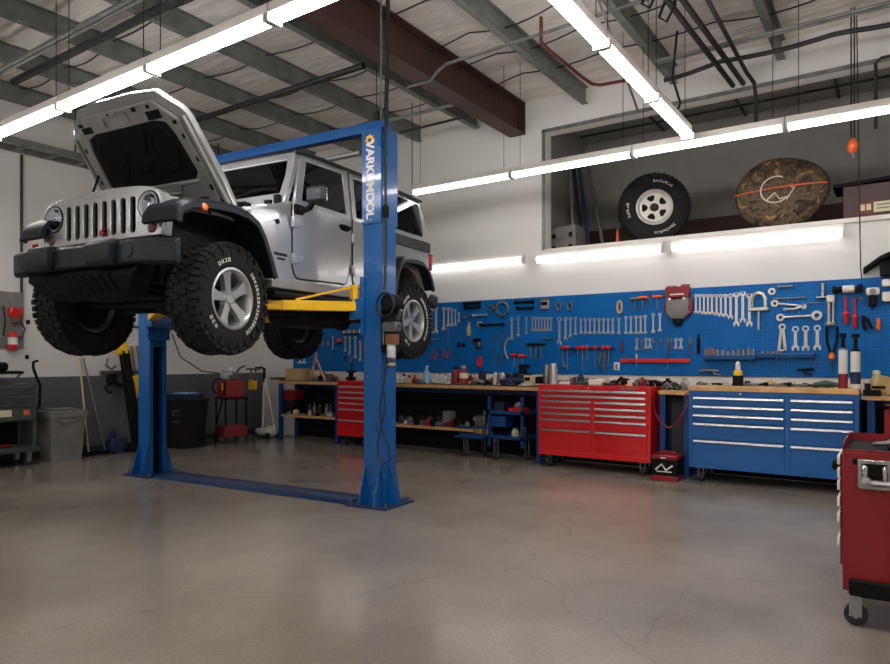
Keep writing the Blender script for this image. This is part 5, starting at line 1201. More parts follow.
part('handle_recess',MB().bx((.09,-.016,.775),(.205,-.011,.895)),'matte_black',hp_)
part('handle_bracket',MB().box((.105,-.03,.835),(.03,.05,.11),ch=.01),'chrome',hp_)
part('handle_bracket',MB().box((.195,-.03,.835),(.025,.05,.11),ch=.01),'chrome',hp_)
part('push_handle',MB().tube([(.10,-.03,.80),(.12,-.06,.80),(.18,-.07,.80),(.9,-.07,.80)],.016).lathe([(0,-.02),(.028,-.015),(.028,.02),(0,.025)],n=14,T=Matrix.Translation((.115,-.055,.80))@Matrix.Rotation(R(90),4,'X')),'steel',hp_)
part('side_knob',MB().cyl((0,.10,.86),(-.03,.10,.86),.018).lathe([(0,0),(.028,0),(.03,.02),(0,.03)],n=12,T=Matrix.Translation((-.03,.10,.86))@Matrix.Rotation(R(-90),4,'Y')),'matte_black',t)
part('keyhole',MB().cyl((.06,0,.90),(.06,-.006,.90),.015),'matte_black',t)
for x,y in ((.06,.06),(.92,.06),(.06,.56),(.92,.56)):
    o=part('caster_wheel',MB().cyl((x,y-.02,.057),(x,y+.02,.057),.057,n=20),'rubber_dark',t)
    part('caster_fork',MB().bx((x-.03,y-.034,.05),(x+.03,y-.028,.185)).bx((x-.03,y+.028,.05),(x+.03,y+.034,.185)).bx((x-.05,y-.04,.18),(x+.05,y+.04,.195)).cyl((x,y-.04,.057),(x,y+.04,.057),.014),'steel',o)
for i,(x,y,L,a,m) in enumerate(((.02,4.5,.30,.1,'dull_steel'),(.18,4.42,.34,.35,'matte_black'),(.30,4.6,.3,-.2,'steel'),(.12,4.7,.36,.05,'navy'),(.05,4.34,.22,.2,'matte_black'))):
    m_=MB().tube([(-L/2,0,.02),(-L*.1,0,.03),(L/2,0,.022)],[.012,.02,.014]).box((L*.4,0,.025),(L*.22,.05,.045),ch=.01)
    solo('hand_tool',m_,m,'%s tool lying in the tray of the foreground red cart, %s'%(('steel','black','shiny','dark blue','small black')[i],('left side','middle','right side','back','front left')[i]),'tool',(x,y,.956),a)
# ---------------------------------------------------------------- bench-top clutter
TZ=BZ+.012
def on_bench(px,Y): 
    v=onY(px,380,Y); return v.x
def bottle_mb(r,h,neck=.35,cap=None,body=None):
    m=MB(); m.lathe([(0,0),(r,0),(r,h*.62),(r*.85,h*.70),(r*neck,h*.80),(r*neck,h*.86)],body,n=16); m.lathe([(r*neck*1.15,h*.85),(r*neck*1.15,h*.98),(0,h)],cap,n=14); return m
def put(name,mb,mat,px,Y,label,cat,z=TZ,rz=0,bevel=0,group=None): 
    return solo(name,mb,mat,label,cat,(on_bench(px,Y),Y,z),rz,bevel=bevel,group=group)
def wbox(w,d,h,ch=.006): return MB().bx((-w/2,-d/2,0),(w/2,d/2,h),ch=ch)
# left bench
cb=wbox(.40,.26,.21); put('cardboard_box',cb,'card',298,8.62,'open cardboard box of parts on the left bench','box')
put('parts_tray',wbox(.34,.2,.04),'dark_mat',280,8.7,'flat dark tray at the left end of the left bench','tray')
put('jar',MB().lathe([(0,0),(.05,0),(.055,.1),(.05,.13),(0,.14)],n=14),'dark_red',290,8.82,'dark red jar behind the cardboard box','jar')
af=MB(); af.beam((-.14,0,0),(.02,0,.50),.03,.02,up=(0,1,0)); af.beam((.24,0,0),(-.02,0,.44),.03,.02,up=(0,1,0)); af.beam((.10,.1,0),(0,0,.42),.03,.02); af.beam((-.08,0,.18),(.14,0,.18),.03,.02)
put('wooden_stand',af,'wood',316,8.60,'wooden A-frame stand on the left bench','stand')
put('toolbox',wbox(.16,.12,.12),'dull_steel',328,8.7,'small steel box right of the wooden A-frame','box')
# rest items
put('paper_roll',MB().cyl((-.16,0,.05),(.10,0,.05),.05),'white_plastic',401,8.75,'white roll at the left of the middle bench','roll')
put('red_tray',wbox(.5,.2,.05),'dark_red',407,8.85,'low red tray on the middle bench behind the white roll','tray')
put('copper_fitting',MB().lathe([(0,0),(.05,0),(.03,.04),(.05,.07),(0,.1)],n=12),'copper',408,8.55,'copper fitting on the middle bench beside the lift column','fitting')
for i,px in enumerate((398,401.5)): put('glass_jar',MB().lathe([(0,0),(.04,0),(.04,.09),(.03,.11),(.03,.125),(0,.13)],n=14),'headlamp_reflector',px,8.58,'small pale jar beside the lift column, %s of two'%('left','right')[i],'jar')
t_=bottle_mb(.052,.27,.4,'light_blue','light_blue'); t_.cyl((-.02,0,.25),(.035,0,.27),.012,'white_plastic'); put('spray_bottle',t_,None,426.5,8.6,'light blue spray bottle standing on the middle bench','bottle')
put('white_bin',wbox(.30,.16,.12),'white_plastic',441,8.8,'white plastic bin right of the blue spray bottle','bin')
m=bottle_mb(.06,.27,.5,'matte_black','dark_red'); put('fluid_bottle',m,None,455.5,8.62,'dark red bottle with black cap on the middle bench','bottle')
m=bottle_mb(.07,.285,.45,'cream','dark_red'); m.lathe([(.072,.09),(.072,.17)],'pale_label',n=16); put('fluid_bottle',m,None,463.5,8.60,'red bottle with cream cap and label on the middle bench','bottle')
put('clear_jar',MB().lathe([(0,0),(.035,0),(.035,.12),(.025,.15),(0,.16)],n=14),'headlamp_reflector',449.5,8.66,'narrow pale jar left of the two red bottles','jar')
for i,(px,L,mt_) in enumerate(((473,.14,'dull_steel'),(479,.2,'tool_chrome'),(484,.18,'matte_black'),(490,.14,'copper'))):
    m=MB().tube([(-L/2,0,.025),(0,.01,.05),(L/2,-.01,.03)],[.02,.03,.018]).box((L*.2,.03,.03),(.06,.06,.06),ch=.01).box((-L*.3,-.02,.02),(.07,.05,.04),ch=.01)
    put('loose_part',m,mt_,px,8.6+.04*i,'%s machine part, %s of the loose heap right of the red bottles'%(('steel','chrome','black','copper coloured')[i],nth(i,4)),'part')
for i,px in enumerate((495.5,499,502.5)): put('spray_can',MB().lathe([(0,0),(.033,0),(.033,.15),(.02,.165),(.018,.19),(0,.19)],n=14),('white_plastic','dull_steel','headlamp_reflector')[i],px,8.62,'pale spray can, %s of three in a row on the middle bench'%('left','middle','right')[i],'can',group='pale spray cans')
nv=MB(); nv.box((0,0,.05),(.22,.16,.10),ch=.02); nv.box((.02,.02,.14),(.12,.10,.10),ch=.02)
put('power_tool',nv,'navy',508,8.56,'dark blue power tool on the middle bench','power tool'); 
nv=MB(); nv.cyl((-.10,0,.06),(.12,0,.06),.06); nv.box((.05,0,.13),(.10,.07,.08),ch=.015)
put('power_tool',nv,'navy',519,8.60,'round dark blue machine near the right end of the middle bench','power tool')
bl=MB(); bl.bx((-.12,-.10,0),(.12,.10,.16),ch=.02); bl.cyl((0,0,.16),(0,0,.26),.06); bl.box((.02,0,.28),(.16,.08,.05),ch=.01)
put('black_grinder',bl,'matte_black',523,8.80,'tall black bench machine in front of the hammers','machine')
gb=MB(); gb.bx((-.06,-.05,0),(.06,.05,.15),ch=.01); put('meter_box',gb,'cream',529,8.50,'cream box with dark window at the right end of the middle bench','box')
solo('meter_window',MB().bx((-.04,-.004,-.025),(.04,0,.025)),'matte_black','dark window plate on the cream box','plate',(on_bench(529,8.5),8.449,TZ+.10))
CT=1.116
put('flask',MB().lathe([(0,0),(.055,0),(.055,.22),(.05,.24),(.05,.27),(.03,.29),(0,.29)],n=18),'tool_chrome',553.5,8.50,'tall silver flask on the left end of the wide red chest','flask',z=CT)
put('flask',MB().lathe([(0,0),(.05,0),(.05,.24),(.03,.27),(0,.27)],n=18),'dull_steel',546.5,8.62,'shorter steel canister left of the silver flask','canister',z=CT)
for i,(px,w,h,mt_,lb) in enumerate(((540,.10,.10,'matte_black','small black box at the left corner of the wide red chest'),(566,.16,.035,'white_plastic','flat white dish on the wide red chest right of the flask'),(573,.05,.10,'dull_steel','small upright gauge on the wide red chest'),(583,.22,.04,'green_can','flat dark green case on the wide red chest'),(597,.20,.075,'white_plastic','white box in the middle of the wide red chest'),(610,.18,.03,'dark_mat','flat dark pad right of the white box'),(631,.12,.07,'pale_label','cream box on the wide red chest right of the black clutter'))):
    put('small_box' if i not in(1,) else 'dish',wbox(w,.12,h),mt_,px,8.62,lb,'box' if i!=1 else 'dish',z=CT)
m=MB(); m.tube([(-.12,0,.02),(-.04,0,.10),(.03,0,.06),(.10,.02,.03)],.022); m.box((.02,0,.05),(.10,.10,.09),ch=.02); put('black_clamp',m,'matte_black',624,8.6,'black curved clamp lying on the wide red chest','clamp',z=CT)
for i,(px,L,mt_) in enumerate(((641,.22,'dull_steel'),(648,.18,'dark_red'),(655,.2,'matte_black'))):
    m=MB().tube([(-L/2,0,.02),(0,.01,.06),(L/2,-.01,.03)],[.02,.028,.018]).box((L*.2,.03,.03),(.07,.06,.06),ch=.01).cyl((-L*.2,-.03,.0),(-L*.2,-.03,.08),.025)
    put('loose_part',m,mt_,px,8.55,'%s machine part at the right end of the wide red chest'%('steel','dark red','black')[i],'part',z=CT)
for i,(px,L,mt_) in enumerate(((667,.15,'dull_steel'),(675,.16,'rubber_dark'),(682,.14,'bin_grey'))):
    m=MB().tube([(-L/2,0,.02),(0,.01,.08),(L/2,-.01,.03)],[.02,.03,.018]).box((L*.1,.03,.04),(.07,.08,.08),ch=.01)
    put('loose_part',m,mt_,px,8.60,'%s part heaped on the short bench between the chests, %s'%(('steel','dark','grey')[i],nth(i,3)),'part',z=BZ)
# blue chest top items
BT=1.141
m=MB(); m.lathe([(0,0),(.062,0),(.062,.11),(.05,.13)],'matte_black',n=16); m.lathe([(.053,.125),(.05,.17),(.03,.19)],'yellow_paint',n=16); m.lathe([(.03,.185),(.028,.27),(.0,.30)],'white_plastic',n=14)
put('glue_bottle',m,None,738,8.62,'black bottle with yellow shoulder and white nozzle on the blue chest','bottle',z=BT)
for i,(px,w,h) in enumerate(((703,.1,.03),(717,.12,.025),(751,.16,.03),(764,.10,.045),(775,.2,.03),(786,.16,.05),(799,.18,.03),(812,.14,.03))):
    m=MB().tube([(-w/2,0,.012),(0,.02,h*.7),(w/2,0,.012)],.012).box((w*.2,0,h/2),(.05,.05,h),ch=.006)
    put('steel_fitting',m,'matte_black' if i%2 else 'dull_steel',px,8.70,'small %s fitting lying on the wood-topped blue chest, %s'%('black' if i%2 else 'steel',nth(i,8)),'fitting',z=BT,group='fittings on the blue chest')
m=MB(); m.tube([(-.12,0,.03),(0,0,.05),(.14,0,.035)],[.03,.035,.02]); m.lathe([(0,0),(.03,0),(.02,.05),(0,.06)],n=10); put('green_brush',m,'green_can',826,8.45,'dark green brush near the right end of the blue chest top','brush',z=BT)
def tall(px,Y,r,parts_,label,z=BT):
    m=MB()
    for (z0,z1,rr0,rr1,mt_) in parts_: m.lathe([(0,z0),(r*rr0,z0),(r*rr1,z1),(0,z1)],mt_,n=16)
    return put('spray_can',m,None,px,Y,label,'can',z=z)
tall(843,8.45,.045,((0,.16,1,1,'dark_red'),(.16,.42,.97,.97,'white_plastic'),(.42,.44,1,.6,'dull_steel'),(.44,.55,.5,.4,'matte_black'),(.55,.60,.8,.7,'matte_black')),'tall white can with red base at the right end of the blue chest')
o=tall(855.5,8.47,.047,((0,.40,1,1,'white_plastic'),(.40,.43,1,.7,'matte_black'),(.43,.55,.45,.4,'matte_black'),(.55,.59,.9,.8,'matte_black')),'tall white can with dark blue label at the right end of the blue chest')
lb=MB(); lb.lathe([(.0485,.05),(.0485,.18)],n=16); part('label_band',lb,'navy',o)
put('canister',MB().lathe([(0,0),(.035,0),(.035,.15),(0,.155)],n=14),'white_plastic',867,8.62,'small white canister right of the two tall cans','canister',z=BZ)
put('oil_bottle',bottle_mb(.055,.27,.6,'pale_label','cream'),None,876.5,8.65,'cream oil bottle on the right-hand bench','bottle',z=BZ)
put('wood_block',MB().box((0,0,.11),(.16,.12,.18),r=(0,R(18),0)),'card',886,8.6,'tilted tan block at the right edge of the bench','block',z=BZ,bevel=.006)
put('vise',MB().box((0,0,.03),(.16,.1,.06)).box((-.04,0,.09),(.05,.09,.08)).cyl((0,0,.09),(.12,0,.09),.015),'matte_black',872,8.46,'small black vise low on the front of the right-hand bench','vise',z=BZ)
put('bench_vise',MB().box((0,0,.03),(.14,.12,.06),ch=.01).box((0,0,.10),(.06,.08,.14),ch=.01).cyl((-.1,0,.15),(.1,0,.15),.02).cyl((.02,0,.1),(.02,0,.3),.012),'matte_black',351,8.6,'black bench vise on the small red chest','vise',z=1.102)
# ---------------------------------------------------------------- under the benches
def under(name,mb,mat,px,y_floorish,Y,z,label,cat,rz=0,bevel=0): return solo(name,mb,mat,label,cat,(onY(px,y_floorish,Y).x,Y,z),rz,bevel=bevel)
S1=.462; S2=.422
u=MB(); u.loft([[(-.15*k,-.12*k,z),(.25*k,-.12*k,z),(.25*k,.12*k,z),(-.15*k,.12*k,z)] for z,k in ((.0,.8),(.17,1),(.18,1.02))])
t=under('red_basin',u,'dark_red',291,396,8.62,.72,'red basin raised on the left bench shelf','basin'); 
under('crate',wbox(.26,.22,.255),'black_bin',291,400,8.62,S1,'black crate under the red basin','crate')
for i,px in enumerate((310,315,320,327,331)):
    m=bottle_mb(.045,.2+.02*(i%2),.45,'dull_steel','dull_steel' if i%2 else 'rubber_dark'); under('oil_bottle',m,None,px,405,8.6+.05*(i%2),S1,'grey bottle, %s on the left bench shelf'%nth(i,5),'bottle')
for i,(px,w,h,mt_) in enumerate(((402,.10,.12,'rubber_dark'),(410,.14,.10,'dull_steel'),(420,.2,.16,'matte_black'),(431,.17,.12,'dull_steel'),(441,.17,.14,'rubber_dark'),(449,.2,.24,'bin_grey'),(458,.16,.12,'matte_black'))):
    if i==5: m=wbox(w*.7,.16,h)
    else: m=MB().tube([(-w/2,0,.05),(-w*.2,.02,h*.8),(w*.2,-.02,h*.7),(w/2,0,.04)],[.04,.06,.05,.04]).box((0,0,h*.35),(w*.6,.14,h*.6),ch=.02)
    under('machine_part' if i!=5 else 'carton',m,mt_,px,415,8.60,S2,'%s, %s along the middle bench shelf'%(('dark casting','steel casting','black motor part','steel bracket','dark hose bundle','grey carton','black casting')[i],nth(i,7)),'part' if i!=5 else 'carton')
# blue wheeled cart under the middle bench
cx=onY(492,430,8.36).x
t=thing('service_cart','low blue wheeled cart tucked under the middle bench','cart',(cx,8.44,0))
tw=1.10
for z,nm in ((.30,'lower_tray'),(.66,'upper_tray')):
    m=MB(); x0=-.62 if z<.5 else -.12
    m.bx((x0,0,z),(.46,.40,z+.012)); m.bx((x0,0,z),(.46,.012,z+.06)); m.bx((x0,.388,z),(.46,.40,z+.06)); m.bx((x0,0,z),(x0+.012,.4,z+.06))
    part(nm,m,'bench_blue',t)
part('front_rail',MB().cyl((-.66,-.0,.44),(-.12,0,.46),.018).cyl((-.70,0,.30),(-.2,0,.30),.018),'bench_blue',t)
for x in (-.10,.44): part('post',MB().bx((x-.02,.0,.2),(x+.02,.04,.92)),'bench_blue',t)
part('bin',MB().bx((-.10,.02,.48),(.16,.36,.64),ch=.01),'bench_blue',t)
for x,y in ((-.52,.05),(-.36,.3),(.0,.05),(.38,.3)): caster(t,x,y,.30 if x<0.1 else .3,.05)
for i,(dx,z,m,mt_,lb,ct) in enumerate(((-.20,.314,bottle_mb(.05,.22,.6,'white_plastic','cream'),None,'cream bottle standing on the low blue cart','bottle'),(.24,.314,bottle_mb(.055,.16,.7,'dull_steel','pale_label'),None,'pale can, left of two on the low blue cart','can'),(.37,.314,bottle_mb(.045,.17,.8,'yellow_paint','copper'),None,'brown tin with yellow lid on the low blue cart','tin'),(-.36,.314,wbox(.14,.12,.10),'wood','wood block on the left end of the low blue cart','block'),(.30,.674,wbox(.24,.2,.09),'red_plastic','bright red tray on the upper shelf of the blue cart','tray'),(.02,.674,wbox(.16,.2,.16),'navy','dark blue box on the upper shelf of the blue cart','box'),(-.3,.45,wbox(.10,.1,.01),'navy','x','x'))):
    if lb=='x': continue
    solo(lb.split(' standing')[0].split(',')[0].replace(' ','_').split('_on_')[0].split('_with_')[0] if False else {'bottle':'bottle','can':'can','tin':'tin','block':'wood_block','tray':'tray','box':'box'}[ct],m,mt_,lb,ct,(cx+dx,8.62,z))
m=MB(); m.lathe([(0,0),(.05,0),(.06,.03),(.03,.07),(0,.08)],n=12)
solo('funnel',m,'tool_chrome','small steel funnel in the red tray of the blue cart','funnel',(cx+.28,8.62,.765))
m=MB(); m.box((0,0,.10),(.20,.16,.2),ch=.03); m.cyl((-.12,-.02,.12),(.1,-.02,.14),.05); m.cyl((.05,0,.2),(.05,0,.26),.03)
solo('small_engine',m,'dull_steel','small steel engine block on the shelf left of the blue cart','engine',(cx-.36,8.68,.424))
# battery box and red hose between chests
t=thing('battery_charger','dark red and black charger box on the floor between the chests','charger',(onZ(668,479,0).x,8.26,0))
part('case_body',MB().bx((-.15,-.14,.02),(.15,.14,.30),ch=.015),'matte_black',t)
part('case_top',MB().bx((-.16,-.15,.25),(.16,.15,.31),ch=.015).box((0,0,.335),(.2,.03,.03)),'dark_red',t)
part('case_foot',MB().bx((-.16,-.15,0),(.16,.15,.06),ch=.01),'dark_red',t)
mk=MB(); mk.tube([(-.10,-.145,.13),(-.03,-.145,.20),(.02,-.145,.13),(.10,-.145,.19)],.012,n=6)
part('white_logo',mk,'white_plastic',t); part('white_logo',MB().bx((-.09,-.146,.105),(.09,-.14,.118)),'white_plastic',t); part('top_mark',MB().bx((-.04,-.155,.27),(.02,-.149,.285)),'white_plastic',t)
solo('air_hose',MB().tube([(-2.53,8.27,.98),(-2.50,8.29,.80),(-2.44,8.31,.68),(-2.35,8.33,.62),(-2.26,8.33,.66),(-2.19,8.33,.78),(-2.13,8.38,.93),(-2.16,8.40,1.05)],.011),'dark_red','red hose sagging between the red chest and the blue chest','hose')
# red stand at the right edge
t=thing('red_stand','red metal stand on the floor at the right edge behind the foreground cart','stand',(-.13,7.9,0))
for x,y in ((0,0),(.5,0),(0,.35),(.5,.35)): part('leg',MB().bx((x,y,0),(x+.04,y+.04,1.0)),'dark_red',t)
part('top_rail',MB().bx((0,0,.96),(.54,.39,1.0)),'dark_red',t); part('lower_shelf',MB().bx((0,0,.25),(.54,.39,.28)),'dark_red',t)
m=MB()
for k in range(4): m.cyl((.08+.1*k,0,.0),(.08+.1*k,0,.15+.03*(k%2)),.012)
solo('hanging_tools',MB().box((.27,.2,.05),(.4,.25,.1),ch=.02),'matte_black','black tool bag on the red stand at the right edge','bag',(-.13,7.9,1.002))

# ---------------------------------------------------------------- left wall items
# green-grey cart
t=thing('tool_trolley','grey-green tool trolley at the left edge of the photo','tool trolley',(-9.86,3.38,0))
D=.5; Lc=1.10
part('drawer_case',MB().bx((-D,0,.62),(0,Lc,1.12)),'cart_green',t,bevel=.008)
for z0,z1 in ((.98,1.10),(.86,.97),(.64,.85)):
    o=part('drawer',MB().bx((0,.03,z0),(.012,Lc-.06,z1)),'cart_green',t,bevel=.003)
    part('drawer_pull',MB().bx((.010,.03,z1-.022),(.032,Lc-.06,z1-.004)),'dull_steel',o)
part('sticker',MB().bx((.012,.62,.69),(.014,.78,.78)),'pale_label',t,label='pale worn sticker'); part('sticker',MB().bx((.012,.93,.70),(.014,1.0,.77)),'orange_plastic',t,label='small orange sticker')
part('lower_shelf',MB().bx((-D,0,.20),(.03,Lc+.03,.26)),'cart_green',t,bevel=.008)
for x,y in ((-.04,Lc-.04),(-D,Lc-.04),(-.04,0),(-D,0)): part('post',MB().bx((x,y,.2),(x+.04,y+.04,.66)),'cart_green',t)
part('back_panel',MB().bx((-D,0,.26),(-D+.02,Lc,.62)),'matte_black',t)
part('push_handle',MB().tube([(-.05,Lc,.75),(-.05,Lc+.06,.80),(-.05,Lc+.07,1.1),(-.05,Lc+.02,1.22),(-.05,Lc-.02,1.34),(-.05,Lc-.02,1.42),(-.05,Lc+.04,1.44)],.02),'matte_black',t)
part('lid',MB().bx((-D,-.02,1.26),(-.03,.95,1.30)).box((-.25,.45,1.36),(.3,.7,.12),ch=.03),'matte_black',t,label='open black lid')
part('lid_stay',MB().beam((-.04,.8,1.12),(-.04,.92,1.27),.02,.02).beam((-.45,.1,1.12),(-.45,.1,1.27),.03,.03),'dull_steel',t)
for x,y in ((-.06,.08),(-.06,Lc-.08),(-.42,.08),(-.42,Lc-.08)): caster(t,x,y,.20,.06)
solo('red_tool',MB().tube([(0,-.22,.02),(0,0,.03),(0,.25,.02)],.02),'dark_red','red handled tool on the lower shelf of the grey-green trolley','tool',(-10.0,3.98,.262))
# grey tool panel
solo('wall_panel',MB().bx((-10.5,2.9,1.62),(-10.47,4.58,2.42)),'bin_grey','grey tool board on the left wall above the trolley','board')
def lw(px,py,X=-10.46): return onX(px,py,X)
v=lw(14,314); m=MB(); m.box((.05,0,.02),(.10,.17,.13),ch=.02); m.box((.05,0,-.08),(.06,.09,.10),'copper',ch=.01)
solo('red_drill',m,'red_plastic','red battery drill hung on the grey board at the left edge','drill',(-10.47,v.y,v.z))
v=lw(11,341); t=thing('fire_extinguisher','small red and white extinguisher-like canister on the grey board','canister',(-10.41,v.y,v.z-.13))
part('cylinder',MB().lathe([(0,0),(.055,0),(.06,.02),(.06,.22),(.03,.27),(0,.28)],n=16),'red_plastic',t); part('label_band',MB().lathe([(.0615,.08),(.0615,.18)],n=16),'white_plastic',t); part('bracket',MB().bx((-.06,-.05,.04),(-.04,.05,.22)),'dull_steel',t)
v=lw(20,330); solo('hanging_hose',MB().tube([(0,0,.12),(.01,.06,.02),(.01,.02,-.10),(.0,-.08,-.12)],.010),'cable','black hose loop on the grey board beside the canister','hose',(-10.45,v.y,v.z))
v=lw(3,320); solo('drop_line',MB().tube([(0,0,.2),(.01,.02,0),(0,0,-.22)],.012),'cable','black cord at the far left of the grey board','cord',(-10.45,v.y,v.z))
for i,(px,py) in enumerate(((28,322),(27,357))):
    v=lw(px,py,-10.49); solo('wall_plug',MB().box((.006,0,0),(.02,.05,.06),ch=.005),'matte_black','tiny black wall plug between trolley and wheel, %s'%('upper','lower')[i],'plug',(-10.497,v.y,v.z))
# bin
m=MB(); m.loft([[(-.22*k,-.25*k,z),(.22*k,-.25*k,z),(.22*k,.25*k,z),(-.22*k,.25*k,z)] for z,k in ((0,.82),(.62,.97),(.62,1.06),(.68,1.08),(.70,1.05))])
t=thing('waste_bin','grey plastic waste bin against the left wall','bin',(-10.12,4.93,0))
part('bin_body',m,'bin_grey',t); part('bin_handle',MB().box((.225,0,.58),(.04,.26,.05),ch=.01).box((.21,0,.54),(.03,.16,.06),ch=.01),'bin_grey',t)
part('bin_lid',MB().bx((-.24,-.27,.69),(.24,.27,.72),ch=.01).box((0,0,.735),(.3,.34,.03),ch=.01),'bin_grey',t)
# broom sticks
for i,(a,b,mt_,lb) in enumerate((((80,358),(86,452),'cream','pale broom stick leaning on the left wall, left of two'),((84,358),(103,450),'dull_steel','dark broom stick leaning on the left wall, right of two'))):
    pa=onX(*a,-10.45); pb_=onX(*b,-10.15); 
    m=MB().tube([(-10.47,pa.y,pa.z),(-10.17,pb_.y+.05,.04)],.014)
    m.box((-10.17,pb_.y+.05,.03),(.10,.22,.06),'matte_black',ch=.01)
    solo('broom',m,mt_,lb,'broom',(0,0,0))
# jack stand / creeper leaning: black and yellow
def P(px,py,X): return onX(px,py,X)
a=P(127,352,-10.40); b=P(146,450,-10.0)
t=thing('leaning_jack','black long-bodied lifting tool with yellow top leaning on the left wall','jack',(0,0,0))
part('beam',MB().beam((-10.36,P(124,352,-10.36).y,1.60),(-10.05,P(138,452,-10.05).y,.04),.14,.10),'matte_black',t,bevel=.01)
part('yellow_head',MB().box((-10.37,P(122,350,-10.37).y,1.63),(.12,.16,.20),r=(0,R(-10),0),ch=.02),'yellow_paint',t)
part('hook',MB().tube([(-10.3,P(108,360,-10.3).y,1.48),(-10.3,P(106,365,-10.3).y,1.36),(-10.3,P(112,368,-10.3).y,1.30),(-10.3,P(116,362,-10.3).y,1.36)],.02),'dull_steel',t)
part('foot',MB().box((-10.05,P(134,448,-10.05).y,.06),(.22,.2,.12),ch=.02),'matte_black',t)
y_=P(130,402,-10.2).y
solo('yellow_case',MB().box((0,0,.0),(.10,.17,.36),r=(R(6),0,0),ch=.02),'yellow_paint','yellow upright case leaning beside the far lift column','case',(-10.28,P(132,400,-10.28).y+.06,1.02)); 
solo('tan_hanger',MB().tube([(0,-.06,.30),(0,.02,-.3),(0,.12,-.3),(0,.03,.3)],.014,closed=True),'copper','thin tan frame hung behind the far lift column','frame',(-10.44,P(135,368,-10.44).y,1.38))
solo('wall_hook_rack',MB().box((.03,0,.0),(.06,1.0,.06),ch=.01),'dull_steel','steel hook rack on the left wall holding the leaning tools','rack',(-10.5,6.2,1.25))
solo('blue_pump',MB().box((0,0,.12),(.20,.26,.20),ch=.02).cyl((0,-.05,.2),(0,-.05,.36),.04).cyl((-.12,0,.06),(.12,0,.06),.06),'navy','dark blue pump on the floor by the leaning jack','pump',(-10.15,P(124,440,-10.15).y-.12,0))
solo('hoist_trolley',MB().box((.0,0,0),(.12,.14,.16),ch=.02).cyl((0,0,-.02),(0,.16,-.1),.03).tube([(.05,-.06,-.05),(.06,-.14,-.12),(.05,-.10,-.2),(.04,-.02,-.2)],.02),'matte_black','black winch body hooked on the leaning jack','winch',(-10.35,P(112,380,-10.35).y,1.14))
# black bin with tray
t=thing('black_bin','tall black bin with papers on top right of the far lift column','bin',(-9.87,6.80,0),R(4))
m=MB(); m.loft([[(-.29*k,-.25*k,z),(.29*k,-.25*k,z),(.27*k,.25*k,z),(-.27*k,.25*k,z)] for z,k in ((0,.85),(.76,1.0),(.76,1.07),(.80,1.07))])
part('bin_body',m,'black_bin',t)
part('white_logo',MB().bx((.02,-.262,.60),(.20,-.252,.63)).bx((.02,-.262,.54),(.05,-.252,.60)).bx((.07,-.262,.54),(.2,-.252,.56)),'dull_steel',t); part('small_logo',MB().bx((.03,-.262,.43),(.2,-.25,.45)),'dull_steel',t)
solo('paper_tray',MB().bx((-.27,-.2,0),(.27,.2,.09),ch=.008),'navy','dark tray with papers lying on the black bin','tray',(-9.85,6.78,.802),R(4))
solo('paper_stack',MB().bx((-.1,-.12,0),(.2,.12,.02)),'light_blue','pale blue and white papers on the dark tray','papers',(-9.83,6.76,.893),R(10))
# red welding cart
t=thing('welding_cart','red welder on a black frame cart with red lower shelf by the left wall','welding cart',(-9.72,7.62,0),R(-20))
part('welder_case',MB().bx((-.25,-.17,.80),(.25,.17,1.10),ch=.01),'dark_red',t,bevel=.006)
part('control_face',MB().bx((.02,-.178,.93),(.12,-.17,1.05)),'yellow_paint',t,label='yellow label plate'); part('black_face',MB().bx((.14,-.178,.84),(.24,-.17,1.08)),'matte_black',t)
part('top_shelf',MB().bx((-.28,-.20,.77),(.28,.20,.80)),'matte_black',t)
for x in (-.26,.26):
    for y in (-.18,.18): part('leg',MB().cyl((x,y,.06),(x,y,.78),.016),'matte_black',t)
part('lower_shelf',MB().bx((-.28,-.20,.14),(.28,.20,.30)),'dark_red',t); part('brace',MB().cyl((-.26,-.18,.30),(.1,-.18,.78),.014),'matte_black',t)
for x in (-.26,.26): part('caster_wheel',MB().cyl((x-.015,-.18,.04),(x+.015,-.18,.04),.04),'rubber_dark',t); part('caster_wheel',MB().cyl((x-.015,.18,.04),(x+.015,.18,.04),.04),'rubber_dark',t)
part('hose_coil',MB().tube([(-.32+.0*a,-.1+.13*math.cos(a*PI/8),.98+.13*math.sin(a*PI/8)) for a in range(16)],.02,closed=True),'cable',t)
m=MB(); m.box((0,0,.06),(.26,.2,.10),ch=.02); m.lathe([(0,.1),(.09,.1),(.10,.16),(.05,.22),(0,.22)],n=14)
solo('grinding_machine',m,'headlamp_reflector','pale machine head on top of the red welder','machine',(-9.80,7.62,1.102),R(-20))
solo('torch_holder',MB().box((0,0,.05),(.16,.14,.09),ch=.02).cyl((-.05,0,.12),(.2,.02,.10),.02),'dull_steel','steel torch holder on the right of the red welder top','machine',(-9.55,7.55,1.102),R(-20))
# standing jack with yellow block
jx=-9.55; jy=8.05
t=thing('trolley_jack','white and black trolley jack standing with a tall handle before the left bench','jack',(-9.73,8.42,0))
part('jack_body',MB().box((0,0,.12),(.42,.22,.12),ch=.03).box((.1,0,.2),(.14,.12,.08),ch=.02),'white_plastic',t)
part('handle',MB().cyl((-.10,0,.18),(-.08,.02,1.14),.02),'white_plastic',t); part('handle',MB().cyl((.22,0,.18),(-.06,.02,1.10),.014),'white_plastic',t)
part('handle_grip',MB().cyl((-.08,.02,1.05),(-.08,.02,1.30),.024).tube([(-.08,.02,1.28),(-.12,0,1.31),(-.26,-.04,1.30)],.02),'matte_black',t)
part('arm_plate',MB().box((-.30,-.05,1.28),(.30,.12,.04),ch=.01),'dull_steel',t)
part('release_block',MB().tube([(-.36,-.05,1.26),(-.38,-.05,1.12),(-.34,-.05,1.05)],.018).tube([(-.24,-.05,1.26),(-.23,-.05,1.12),(-.26,-.05,1.05)],.018),'dull_steel',t)
